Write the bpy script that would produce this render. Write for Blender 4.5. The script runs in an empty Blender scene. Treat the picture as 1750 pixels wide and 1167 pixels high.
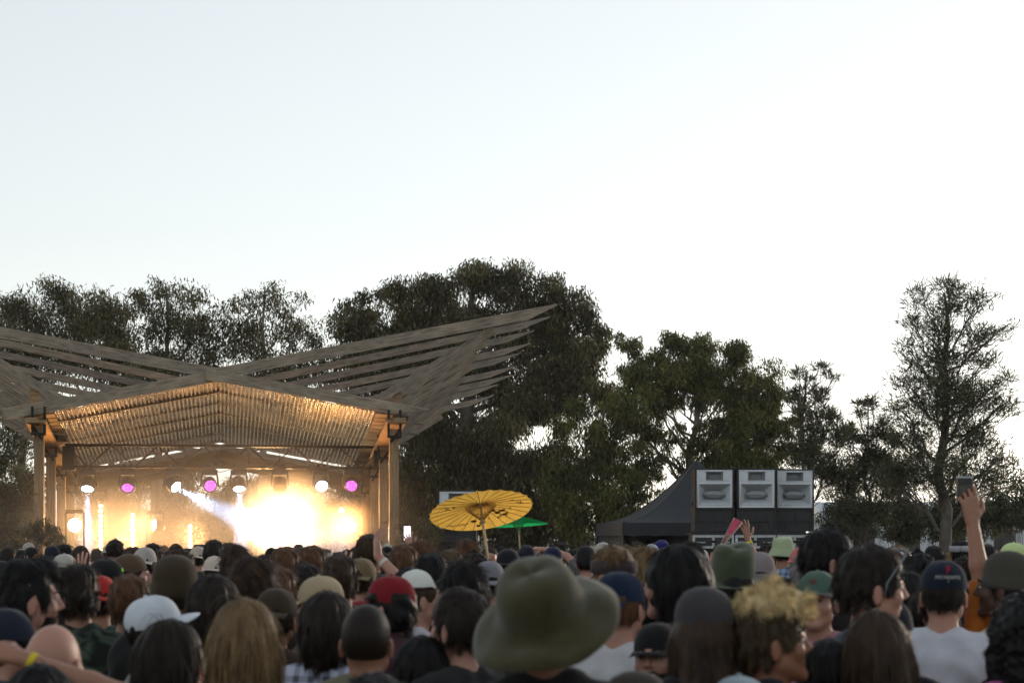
import bpy, bmesh, math, random, time
import numpy as np
from mathutils import Vector, Matrix
T0 = time.time()
R = math.radians
SC = bpy.context.scene
# ---- camera: 1.85 m above the ground, level, lens shifted up (photo horizon at y = 915 of 1167)
FPX = 3266.0; CX, HY = 875.0, 915.0; CAMZ = 1.85
_cam = bpy.data.cameras.new('camera'); CAM = bpy.data.objects.new('camera', _cam); SC.collection.objects.link(CAM)
CAM.location = (0, 0, CAMZ); CAM.rotation_euler = (R(90), 0, 0)
_cam.sensor_width = 36; _cam.lens = 36*FPX/1750; _cam.shift_y = (HY-583.5)/1750
_cam.clip_start = .1; _cam.clip_end = 2000
_cam.dof.use_dof = True; _cam.dof.focus_distance = 36; _cam.dof.aperture_fstop = 5.6; _cam.dof.aperture_blades = 0
SC.camera = CAM
# ---- sky, sun, exposure
SUN_EL, SUN_AZ = 6.0, 38.0       # degrees; azimuth measured from the view direction to the right
W = bpy.data.worlds.new('World'); SC.world = W; W.use_nodes = True
_t = W.node_tree; _t.nodes.clear()
_sky = _t.nodes.new('ShaderNodeTexSky'); _sky.sky_type = 'NISHITA'; _sky.sun_disc = False
_sky.sun_elevation = R(SUN_EL); _sky.sun_rotation = R(SUN_AZ); _sky.air_density = 1.0; _sky.dust_density = .5; _sky.ozone_density = 1.6; _sky.altitude = 50
_hsv = _t.nodes.new('ShaderNodeHueSaturation'); _hsv.inputs['Saturation'].default_value = .38
_bg = _t.nodes.new('ShaderNodeBackground'); _bg.inputs['Strength'].default_value = .15
_out = _t.nodes.new('ShaderNodeOutputWorld')
_gm = _t.nodes.new('ShaderNodeGamma'); _gm.inputs['Gamma'].default_value = .60   # an evenly veiled sky
_t.links.new(_sky.outputs[0], _gm.inputs[0]); _t.links.new(_gm.outputs[0], _hsv.inputs['Color']); _t.links.new(_hsv.outputs[0], _bg.inputs[0]); _t.links.new(_bg.outputs[0], _out.inputs[0])
_s = bpy.data.lights.new('sun', 'SUN'); _s.energy = .5; _s.angle = R(12); _s.color = (1, .82, .66)
SUN = bpy.data.objects.new('sun', _s); SC.collection.objects.link(SUN)
_d = Vector((math.sin(R(SUN_AZ))*math.cos(R(SUN_EL)), math.cos(R(SUN_AZ))*math.cos(R(SUN_EL)), math.sin(R(SUN_EL))))
SUN.rotation_euler = _d.to_track_quat('Z', 'Y').to_euler(); SUN.location = _d*100
SC.view_settings.view_transform = 'Standard'; SC.view_settings.look = 'None'; SC.view_settings.gamma = 1
SC.view_settings.exposure = 1.64
cy = SC.cycles
cy.max_bounces = 5; cy.diffuse_bounces = 2; cy.glossy_bounces = 2; cy.transmission_bounces = 3; cy.transparent_max_bounces = 8; cy.volume_bounces = 0
cy.use_adaptive_sampling = True; cy.adaptive_threshold = .02; cy.sample_clamp_indirect = 6
cy.caustics_reflective = False; cy.caustics_refractive = False
cy.use_denoising = True
SC.render.use_persistent_data = False
GLOW, BEAM, HAZE, SMOKE = 380, 8000, 0.0003, 0.018
LEAFK = 2.0
# ------------------------------------------------------------------ library
RNG = np.random.default_rng(7)
COL = bpy.context.scene.collection

def link(o, parent=None):
    COL.objects.link(o)
    if parent is not None:
        o.parent = parent
    return o

def mk(name, mesh, parent=None, loc=None, rot=None, scale=None, color=None):
    o = bpy.data.objects.new(name, mesh)
    if loc is not None: o.location = loc
    if rot is not None: o.rotation_euler = rot
    if scale is not None: o.scale = (scale,)*3 if isinstance(scale, (int, float)) else scale
    if color is not None: o.color = (*color[:3], 1)
    return link(o, parent)

def tag(o, label=None, cat=None, group=None, kind=None):
    if label: o['label'] = label
    if cat: o['category'] = cat
    if group: o['group'] = group
    if kind: o['kind'] = kind
    return o

def raw_mesh(name, V, F, mats=(), smooth=True, attrs=None, fmat=None):
    """V (n,3) array, F (m,k) int array of equal-sized faces"""
    V = np.asarray(V, np.float32); F = np.asarray(F, np.int32)
    me = bpy.data.meshes.new(name)
    me.vertices.add(len(V)); me.vertices.foreach_set('co', V.ravel())
    m, k = F.shape
    me.loops.add(m*k); me.loops.foreach_set('vertex_index', F.ravel())
    me.polygons.add(m)
    me.polygons.foreach_set('loop_start', np.arange(0, m*k, k, dtype=np.int32))
    me.polygons.foreach_set('loop_total', np.full(m, k, np.int32))
    if fmat is not None: me.polygons.foreach_set('material_index', np.asarray(fmat, np.int32))
    me.polygons.foreach_set('use_smooth', np.full(m, smooth, bool))
    for a, (dom, arr) in (attrs or {}).items():
        at = me.attributes.new(a, 'FLOAT', dom); at.data.foreach_set('value', np.asarray(arr, np.float32).ravel())
    for mt in mats: me.materials.append(mt)
    me.update(calc_edges=True); me.validate()
    return me

class MB:
    """collects boxes, bars, tubes, lathes into ONE mesh"""
    def __init__(s): s.V = []; s.F = []; s.M = []; s.m = 0
    def mat(s, i): s.m = i; return s
    def face(s, idx): s.F.append(tuple(idx)); s.M.append(s.m)
    def v(s, *p):
        n = len(s.V); s.V.extend([tuple(q) for q in p]); return n
    def box(s, lo, hi):
        x0, y0, z0 = lo; x1, y1, z1 = hi
        n = s.v((x0,y0,z0),(x1,y0,z0),(x1,y1,z0),(x0,y1,z0),(x0,y0,z1),(x1,y0,z1),(x1,y1,z1),(x0,y1,z1))
        for f in ((0,3,2,1),(4,5,6,7),(0,1,5,4),(1,2,6,5),(2,3,7,6),(3,0,4,7)): s.face([n+i for i in f])
        return s
    def hexa(s, bottom, top):
        n = s.v(*bottom, *top)
        for f in ((0,3,2,1),(4,5,6,7),(0,1,5,4),(1,2,6,5),(2,3,7,6),(3,0,4,7)): s.face([n+i for i in f])
        return s
    def bar(s, a, b, w, h, up=(0,0,1)):
        """rectangular bar from a to b, w across, h along up"""
        a = Vector(a); b = Vector(b); d = (b-a).normalized(); u = Vector(up)
        sd = d.cross(u)
        if sd.length < 1e-4: sd = d.cross(Vector((1,0,0)))
        sd.normalize(); u = sd.cross(d).normalized()
        q = [(-1,-1),(1,-1),(1,1),(-1,1)]
        s.hexa([a+sd*(i*w/2)+u*(j*h/2) for i,j in q], [b+sd*(i*w/2)+u*(j*h/2) for i,j in q]); return s
    def tube(s, pts, r, n=8, cap=True):
        pts = [Vector(p) for p in pts]
        rr = r if isinstance(r, (list, tuple)) else [r]*len(pts)
        base = None; prev = None
        for i, p in enumerate(pts):
            d = (pts[min(i+1, len(pts)-1)] - pts[max(i-1, 0)]).normalized()
            if prev is None:
                x = d.cross(Vector((0,0,1)))
                if x.length < 1e-3: x = d.cross(Vector((1,0,0)))
            else: x = prev - d*prev.dot(d)
            x.normalize(); y = d.cross(x); prev = x
            k = s.v(*[p + (x*math.cos(2*math.pi*j/n) + y*math.sin(2*math.pi*j/n))*rr[i] for j in range(n)])
            if base is not None:
                for j in range(n): s.face((base+j, base+(j+1)%n, k+(j+1)%n, k+j))
            elif cap: s.face([k+n-1-j for j in range(n)])
            base = k
        if cap: s.face([base+j for j in range(n)])
        return s
    def lathe(s, prof, n=24, c=(0,0,0), sx=1, sy=1, axis='z', closed=True):
        base = None; c = Vector(c)
        def P(r, z, t):
            x, y = r*math.cos(t)*sx, r*math.sin(t)*sy
            return c + (Vector((x,y,z)) if axis == 'z' else Vector((x,z,y)) if axis == 'y' else Vector((z,x,y)))
        for r, z in prof:
            k = s.v(*[P(r, z, 2*math.pi*j/n) for j in range(n)])
            if base is not None:
                for j in range(n): s.face((base+j, base+(j+1)%n, k+(j+1)%n, k+j))
            base = k
        return s
    def build(s, name, mats, parent=None, smooth=False, loc=None, rot=None, bevel=0, color=None, subd=0):
        me = bpy.data.meshes.new(name)
        me.from_pydata([tuple(v) for v in s.V], [], s.F)
        if not isinstance(mats, (list, tuple)): mats = [mats]
        for m in mats: me.materials.append(m)
        me.polygons.foreach_set('material_index', s.M)
        bm = bmesh.new(); bm.from_mesh(me)
        bmesh.ops.recalc_face_normals(bm, faces=bm.faces); bm.to_mesh(me); bm.free()
        me.polygons.foreach_set('use_smooth', [smooth]*len(me.polygons))
        o = mk(name, me, parent, loc, rot, color=color)
        if bevel:
            b = o.modifiers.new('bevel', 'BEVEL'); b.width = bevel; b.segments = 2; b.limit_method = 'ANGLE'
        if subd:
            b = o.modifiers.new('sub', 'SUBSURF'); b.levels = b.render_levels = subd
        return o

def empty(name, loc=(0,0,0), rz=0, scale=1):
    o = bpy.data.objects.new(name, None); o.location = loc; o.rotation_euler = (0,0,rz); o.scale = (scale,)*3
    o.empty_display_size = .1
    return link(o)

# ------------------------------------------------------------------ materials
class N:
    def __init__(s, name):
        s.mat = bpy.data.materials.new(name); s.mat.use_nodes = True
        s.t = s.mat.node_tree; s.t.nodes.clear()
        s.out = s.t.nodes.new('ShaderNodeOutputMaterial')
    def n(s, typ, **kw):
        nd = s.t.nodes.new(typ)
        for k, v in kw.items():
            if k.startswith('_'): setattr(nd, k[1:], v)
            else: s.set(nd, k.replace('__', ' '), v)
        return nd
    def set(s, nd, key, v):
        inp = nd.inputs[key] if not isinstance(key, str) or key in nd.inputs else nd.inputs[int(key[1:])]
        if isinstance(v, bpy.types.NodeSocket): s.t.links.new(v, inp)
        else: inp.default_value = v
    def math(s, op, a, b=0.0, clamp=False):
        nd = s.t.nodes.new('ShaderNodeMath'); nd.operation = op; nd.use_clamp = clamp
        s.set(nd, 0, a); s.set(nd, 1, b); return nd.outputs[0]
    def mix(s, f, a, b, blend='MIX'):
        nd = s.t.nodes.new('ShaderNodeMix'); nd.data_type = 'RGBA'; nd.blend_type = blend
        s.set(nd, 0, f); s.set(nd, 6, a); s.set(nd, 7, b); return nd.outputs[2]
    def noise(s, scale, detail=3, vec=None, rough=.55, dist=0):
        nd = s.t.nodes.new('ShaderNodeTexNoise'); nd.inputs['Scale'].default_value = scale
        nd.inputs['Detail'].default_value = detail; nd.inputs['Roughness'].default_value = rough; nd.inputs['Distortion'].default_value = dist
        if vec is not None: s.t.links.new(vec, nd.inputs['Vector'])
        return nd.outputs[0]
    def coord(s, scale=(1,1,1), kind='Object', rot=(0,0,0)):
        tc = s.t.nodes.new('ShaderNodeTexCoord'); mp = s.t.nodes.new('ShaderNodeMapping')
        mp.inputs['Scale'].default_value = scale; mp.inputs['Rotation'].default_value = rot
        s.t.links.new(tc.outputs[kind], mp.inputs['Vector']); return mp.outputs[0]
    def ramp(s, f, stops):
        nd = s.t.nodes.new('ShaderNodeValToRGB'); e = nd.color_ramp.elements
        while len(e) < len(stops): e.new(.5)
        for i, (p, c) in enumerate(stops): e[i].position = p; e[i].color = (*c, 1) if len(c) == 3 else c
        s.t.links.new(f, nd.inputs[0]); return nd.outputs[0]
    def bump(s, h, strength=.3, dist=.01):
        nd = s.t.nodes.new('ShaderNodeBump'); nd.inputs['Strength'].default_value = strength
        nd.inputs['Distance'].default_value = dist; s.t.links.new(h, nd.inputs['Height']); return nd.outputs[0]
    def bsdf(s, **kw):
        nd = s.n('ShaderNodeBsdfPrincipled', **kw); s.t.links.new(nd.outputs[0], s.out.inputs[0]); return nd
    def attr(s, name):
        nd = s.t.nodes.new('ShaderNodeAttribute'); nd.attribute_name = name; return nd.outputs['Fac']
    def objcol(s):
        nd = s.t.nodes.new('ShaderNodeObjectInfo'); return nd.outputs['Color'], nd.outputs['Random']

def C4(*c): return (*c, 1) if len(c) == 3 else (c[0], c[0], c[0], 1)

def mat_plain(name, col, rough=.6, metal=0, var=.25, scale=8, bump=.15, bscale=60, coat=0):
    m = N(name); v = m.coord()
    f = m.noise(scale, 4, v)
    dark = tuple(c*(1-var) for c in col); lite = tuple(min(1, c*(1+var)) for c in col)
    c = m.ramp(f, [(.3, dark), (.7, lite)])
    b = m.bump(m.noise(bscale, 3, v), bump, .004)
    m.bsdf(Base__Color=c, Roughness=rough, Metallic=metal, Normal=b, Coat__Weight=coat)
    return m.mat

def mat_emit(name, col, strength):
    m = N(name)
    e = m.n('ShaderNodeEmission', Color=C4(*col), Strength=strength)
    m.t.links.new(e.outputs[0], m.out.inputs[0]); return m.mat

# --- tinted by the colour of the object (so one mesh can serve many people)
def mat_tint(name, kind):
    m = N(name); c, rnd = m.objcol(); v = m.coord()
    if kind == 'skin':
        f = m.noise(14, 4, v); g = m.noise(90, 2, v)
        c1 = m.mix(m.math('MULTIPLY', f, .35), c, m.mix(1, c, C4(1, .55, .45), 'MULTIPLY'))
        c2 = m.mix(m.attr('lip'), c1, m.mix(1, c, C4(.60, .22, .22), 'MULTIPLY'))
        m.bsdf(Base__Color=c2, Roughness=.48, Normal=m.bump(g, .12, .002), Subsurface__Weight=.0, Specular__IOR__Level=.4)
    elif kind == 'hair':
        vv = m.coord((1, 1, .12)); f = m.noise(260, 2, vv)
        sh = m.math('MULTIPLY_ADD', m.attr('shade'), 1.9); m.t.nodes[-1].inputs[2].default_value = .25
        c1 = m.mix(1, c, m.ramp(f, [(.3, (.55, .55, .55)), (.7, (1.3, 1.3, 1.3))]), 'MULTIPLY')
        vm = m.n('ShaderNodeVectorMath', _operation='SCALE'); m.t.links.new(c1, vm.inputs[0]); m.t.links.new(sh, vm.inputs['Scale'])
        m.bsdf(Base__Color=vm.outputs[0], Roughness=.5, Specular__IOR__Level=.18, Normal=m.bump(f, .5, .003))
    elif kind == 'cloth':
        f = m.noise(7, 3, v); w = m.noise(350, 2, v)
        c1 = m.mix(1, c, m.ramp(f, [(.25, (.78, .78, .78)), (.75, (1.1, 1.1, 1.1))]), 'MULTIPLY')
        m.bsdf(Base__Color=c1, Roughness=.9, Specular__IOR__Level=.15, Normal=m.bump(m.math('ADD', m.noise(16, 3, v), m.math('MULTIPLY', w, .15)), .35, .012), Sheen__Weight=.1)
    elif kind == 'felt':
        f = m.noise(22, 4, v); w = m.noise(500, 2, v)
        c1 = m.mix(1, c, m.ramp(f, [(.3, (.75, .75, .75)), (.7, (1.15, 1.15, 1.15))]), 'MULTIPLY')
        m.bsdf(Base__Color=c1, Roughness=.95, Specular__IOR__Level=.1, Normal=m.bump(w, .3, .003), Sheen__Weight=.3)
    elif kind == 'gloss':
        m.bsdf(Base__Color=c, Roughness=.15)
    elif kind == 'plaid':
        sx = m.n('ShaderNodeSeparateXYZ', Vector=v)
        def band(o, fr, th): return m.math('GREATER_THAN', m.math('SINE', m.math('MULTIPLY', o, fr)), th)
        a = band(sx.outputs[0], 110, .3); b = band(sx.outputs[2], 110, .3)
        c1 = m.mix(m.math('MULTIPLY', m.math('ADD', a, b), .42), c, C4(.03, .03, .035))
        m.bsdf(Base__Color=c1, Roughness=.9, Specular__IOR__Level=.15, Normal=m.bump(m.noise(16, 3, v), .3, .012))
    elif kind == 'print':
        f = m.noise(38, 2, v, dist=1.5)
        c1 = m.mix(m.math('GREATER_THAN', f, .52), c, C4(.55, .5, .38))
        m.bsdf(Base__Color=c1, Roughness=.9, Specular__IOR__Level=.15)
    elif kind == 'camo':
        f = m.noise(14, 2, v, dist=.8)
        c1 = m.ramp(f, [(.42, (.012, .014, .012)), (.5, (.03, .045, .035)), (.62, (.055, .075, .05))])
        m.bsdf(Base__Color=c1, Roughness=.9, Specular__IOR__Level=.15, Normal=m.bump(m.noise(16, 3, v), .4, .012))
    return m.mat

# ------------------------------------------------------------------ signed-distance modelling
def axis(lo, hi, fines, hf, hc):
    out = [lo]; x = lo
    fines = sorted(fines)
    while x < hi:
        h = hf if any(a-1e-6 <= x < b for a, b in fines) else hc
        if h == hc:
            nxt = min([a for a, b in fines if a > x+1e-6] + [hi])
            if x < nxt < x+hc: h = max(nxt-x, .3*hf)
        x += h; out.append(x)
    return np.array(out, np.float32)

class Field:
    def __init__(s, ax, ay, az):
        s.a = (ax, ay, az); s.F = np.full((len(ax), len(ay), len(az)), .06, np.float32)
    def sub(s, lo, hi):
        sl = tuple(slice(max(0, np.searchsorted(s.a[i], lo[i])-1), np.searchsorted(s.a[i], hi[i])+1) for i in range(3))
        X, Y, Z = np.meshgrid(*[s.a[i][sl[i]] for i in range(3)], indexing='ij', sparse=True)
        return sl, X, Y, Z
    def add(s, prim, k=.01, grow=0.0):
        lo, hi, f = prim; m = .06+grow
        sl, X, Y, Z = s.sub([q-m for q in lo], [q+m for q in hi])
        A = s.F[sl]
        if A.size == 0: return s
        B = f(X, Y, Z) - grow
        h = np.clip(.5+.5*(A-B)/k, 0, 1); s.F[sl] = A*(1-h)+B*h - k*h*(1-h)
        return s
    def cut(s, prim, k=.004, grow=0.0):
        lo, hi, f = prim; m = .02+grow
        sl, X, Y, Z = s.sub([q-m for q in lo], [q+m for q in hi])
        A = s.F[sl]
        if A.size == 0: return s
        B = -(f(X, Y, Z) - grow)
        h = np.clip(.5-.5*(A-B)/k, 0, 1); s.F[sl] = A*(1-h)+B*h + k*h*(1-h)
        return s
    def plane(s, f, k=.004):
        """keep where f(X,Y,Z) < 0"""
        sl, X, Y, Z = s.sub((-9,)*3, (9,)*3)
        B = f(X, Y, Z)+0*s.F; A = s.F
        h = np.clip(.5-.5*(A-B)/k, 0, 1); s.F = A*(1-h)+B*h + k*h*(1-h)
        return s
    def disp(s, f):
        sl, X, Y, Z = s.sub((-9,)*3, (9,)*3); s.F = s.F + f(X, Y, Z).astype(np.float32); return s
    def mesh(s):
        F = s.F; nx, ny, nz = F.shape
        ins = F < 0
        c = np.zeros((nx-1, ny-1, nz-1), np.int8)
        for i in (0, 1):
            for j in (0, 1):
                for k in (0, 1): c += ins[i:nx-1+i, j:ny-1+j, k:nz-1+k]
        act = np.argwhere((c > 0) & (c < 8))
        idm = np.full(c.shape, -1, np.int32); idm[tuple(act.T)] = np.arange(len(act))
        P = np.zeros((len(act), 3)); W = np.zeros(len(act))
        ax = s.a
        for d in range(3):
            o1, o2 = [q for q in range(3) if q != d]
            for i in (0, 1):
                for j in (0, 1):
                    p0 = act.copy(); p0[:, o1] += i; p0[:, o2] += j
                    p1 = p0.copy(); p1[:, d] += 1
                    f0 = F[tuple(p0.T)]; f1 = F[tuple(p1.T)]
                    m = (f0 < 0) != (f1 < 0)
                    t = np.where(m, f0/np.where(m, f0-f1, 1), 0)
                    pos = np.stack([ax[q][p0[:, q]] for q in range(3)], 1).astype(float)
                    pos[:, d] += t*(ax[d][p1[:, d]]-ax[d][p0[:, d]])
                    P += pos*m[:, None]; W += m
        P /= W[:, None]
        Q = []
        for d in range(3):
            o1, o2 = [(1, 2), (2, 0), (0, 1)][d]
            sl0 = [slice(None)]*3; sl1 = [slice(None)]*3
            sl0[d] = slice(0, -1); sl1[d] = slice(1, None)
            a0 = ins[tuple(sl0)]; a1 = ins[tuple(sl1)]
            e = np.argwhere(a0 != a1)
            e = e[(e[:, o1] > 0) & (e[:, o2] > 0) & (e[:, o1] < F.shape[o1]-1) & (e[:, o2] < F.shape[o2]-1)]
            flip = a0[tuple(e.T)]
            def cid(i, j):
                q = e.copy(); q[:, o1] -= i; q[:, o2] -= j; return idm[tuple(q.T)]
            quad = np.stack([cid(1, 1), cid(0, 1), cid(0, 0), cid(1, 0)], 1)
            quad = np.where(flip[:, None], quad, quad[:, ::-1])
            Q.append(quad)
        Q = np.concatenate(Q); Q = Q[(Q >= 0).all(1)]
        return P, Q

def rc(a, b, ra, rb):
    a = np.array(a, float); b = np.array(b, float); ab = b-a; L2 = max(float(ab@ab), 1e-9)
    R = max(ra, rb); lo = np.minimum(a, b)-R; hi = np.maximum(a, b)+R
    def f(X, Y, Z):
        t = np.clip(((X-a[0])*ab[0]+(Y-a[1])*ab[1]+(Z-a[2])*ab[2])/L2, 0, 1)
        return np.sqrt((X-a[0]-t*ab[0])**2+(Y-a[1]-t*ab[1])**2+(Z-a[2]-t*ab[2])**2)-(ra+t*(rb-ra))
    return lo, hi, f

def el(c, r, R=None):
    c = np.array(c, float); r = np.array(r, float)
    ext = r if R is None else np.full(3, r.max())
    def f(X, Y, Z):
        x, y, z = X-c[0], Y-c[1], Z-c[2]
        if R is not None:
            x, y, z = (R[0][0]*x+R[0][1]*y+R[0][2]*z, R[1][0]*x+R[1][1]*y+R[1][2]*z, R[2][0]*x+R[2][1]*y+R[2][2]*z)
        k0 = np.sqrt((x/r[0])**2+(y/r[1])**2+(z/r[2])**2); k1 = np.sqrt((x/r[0]**2)**2+(y/r[1]**2)**2+(z/r[2]**2)**2)
        return k0*(k0-1)/np.maximum(k1, 1e-6)
    return c-ext, c+ext, f

def rotx(a):  # rows map world -> local
    c, s_ = math.cos(a), math.sin(a); return [[1,0,0],[0,c,s_],[0,-s_,c]]
def rotz(a):
    c, s_ = math.cos(a), math.sin(a); return [[c,s_,0],[-s_,c,0],[0,0,1]]
def roty(a):
    c, s_ = math.cos(a), math.sin(a); return [[c,0,-s_],[0,1,0],[s_,0,c]]
# ------------------------------------------------------------------ people (1.75 m tall, facing +Y, feet on z = 0)
def vn(v): v = np.array(v, float); return v/np.linalg.norm(v)

def hand(W, d, n, side, curl=.35, spread=.0, thumb=.5, sc=1.0):
    """W wrist, d wrist->fingers, n out of the palm, side +1 when d x n points to the thumb"""
    W = np.array(W, float); d = vn(d); n = np.array(n, float); n = vn(n - d*(n@d)); s = np.cross(d, n)*side
    P = []
    kn = [W + d*(.092, .096, .090, .080)[i]*sc + s*(.031-.0205*i)*sc for i in range(4)]
    for i in range(4):
        P.append((rc(W+s*(.014-.009*i)*sc, kn[i], .0165*sc, .0115*sc), .012))
    P.append((el(W+d*.05*sc, (.036*sc, .036*sc, .036*sc)), .001) if False else (rc(W+d*.03*sc+s*.018*sc+n*.006, W+d*.05*sc-s*.012*sc+n*.004, .018*sc, .017*sc), .012))
    L = [(.040,.026,.021),(.044,.030,.022),(.041,.028,.022),(.032,.021,.019)]
    cu = curl if isinstance(curl, (list, tuple)) else [curl*(1+.12*i) for i in range(4)]
    for i in range(4):
        a = 0; p = kn[i]; sp = spread*(1.5-i); dd = vn(d+s*sp); r = .0092*sc
        for j in range(3):
            a += cu[i]*(.9, 1.15, .8)[j]
            q = p + (dd*math.cos(a)+n*math.sin(a))*L[i][j]*sc
            P.append((rc(p, q, r, r*.9), .004)); p = q; r *= .9
    b = W+d*.022*sc+s*.026*sc; t1 = vn(d*.62+s*(1-.5*thumb)+n*(.25+.5*thumb))
    m = b+t1*.046*sc; t2 = vn(d*.85+s*(.35-.7*thumb)+n*(.1+.5*thumb)); e = m+t2*.034*sc; t3 = vn(t2+n*.2-s*.25*thumb)
    P += [(rc(b, m, .0155*sc, .0108*sc), .010), (rc(m, e, .0108*sc, .0098*sc), .004), (rc(e, e+t3*.024*sc, .0098*sc, .008*sc), .004)]
    return P

DOWN = dict(eR=(.225,-.015,1.13), wR=(.235,.07,.90), dR=(.02,.25,-1), nR=(-1,.1,0), cR=.4)
def pose(R=None, L=None, **kw):
    p = dict(R=dict(e=(.225,-.02,1.13), w=(.235,.06,.895), d=(.02,.22,-1), n=(-1,.15,0), curl=.38, spread=0, thumb=.4),
             L=dict(e=(-.225,-.01,1.13), w=(-.24,.05,.895), d=(-.02,.18,-1), n=(1,.15,0), curl=.42, spread=0, thumb=.4))
    if R: p['R'].update(R)
    if L: p['L'].update(L)
    p.update(kw); return p

def arm_prims(A, sx, g=0):
    sh = np.array((.166*sx, -.01, 1.395)); e = np.array(A['e']); w = np.array(A['w'])
    if e[2] > 1.4: sh = sh+np.array((0, 0, .03))
    m = sh+(e-sh)*.45; m2 = e+(w-e)*.3
    up = [(rc(sh, m, .052, .046), .03), (rc(m, e, .045, .037), .02)]
    lo = [(rc(e, m2, .037, .039), .015), (rc(m2, w, .038, .0255), .015)]
    return up, lo

def torso_prims():
    return [(el((0,-.005,1.25),(.148,.100,.20)), .03), (el((.07,.045,1.29),(.085,.06,.08)), .04), (el((-.07,.045,1.29),(.085,.06,.08)), .04),
            (rc((.10,-.02,1.37),(-.10,-.02,1.37),.085,.085), .05), (rc((.164,-.01,1.39),(.12,-.015,1.36),.056,.07), .04), (rc((-.164,-.01,1.39),(-.12,-.015,1.36),.056,.07), .04),
            (rc((.05,-.03,1.455),(.17,-.012,1.405),.040,.046), .04), (rc((-.05,-.03,1.455),(-.17,-.012,1.405),.040,.046), .04),
            (el((0,.0,1.06),(.132,.096,.15)), .05)]
def hip_prims():
    return [(el((0,-.005,.93),(.158,.112,.12)), .05), (el((.07,-.05,.90),(.08,.07,.09)), .04), (el((-.07,-.05,.90),(.08,.07,.09)), .04)]
def leg_prims(sx):
    return [(rc((.085*sx,0,.90),(.095*sx,.015,.50),.086,.056), .03), (rc((.095*sx,.012,.50),(.1*sx,-.02,.30),.054,.056), .02), (rc((.1*sx,-.02,.32),(.1*sx,-.02,.09),.055,.036), .02)]
def foot_prims(sx):
    return [(rc((.10*sx,-.045,.045),(.115*sx,.09,.040),.040,.040), .02), (rc((.105*sx,.07,.035),(.12*sx,.15,.030),.038,.028), .02)]

def head_prims():
    P = [(rc((0,-.022,1.42),(0,-.004,1.56),.058,.055), .03),
         (el((0,-.012,1.648),(.0765,.098,.102)), .02),
         (el((0,.040,1.600),(.060,.060,.082)), .03),
         (rc((.040,.02,1.565),(.012,.082,1.532),.028,.020), .02), (rc((-.040,.02,1.565),(-.012,.082,1.532),.028,.020), .02),
         (el((0,.090,1.527),(.022,.016,.015)), .012),
         (el((.040,.066,1.600),(.024,.024,.022)), .02), (el((-.040,.066,1.600),(.024,.024,.022)), .02),
         (rc((.036,.078,1.655),(.008,.091,1.653),.010,.010), .012), (rc((-.036,.078,1.655),(-.008,.091,1.653),.010,.010), .012),
         (rc((0,.093,1.652),(0,.117,1.607),.0075,.0105), .010),
         (el((.012,.104,1.600),(.008,.010,.007)), .006), (el((-.012,.104,1.600),(.008,.010,.007)), .006),
         (rc((.014,.092,1.566),(-.014,.092,1.566),.0075,.0075), .008), (rc((.011,.091,1.556),(-.011,.091,1.556),.0085,.0085), .006)]
    for sx in (1, -1):
        P.append((el((.082*sx,-.006,1.612),(.0075,.019,.032), rotz(.35*sx)), .006))
        P.append((rc((.074*sx,.004,1.604),(.082*sx,-.008,1.585),.007,.008), .006))
    return P

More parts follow.
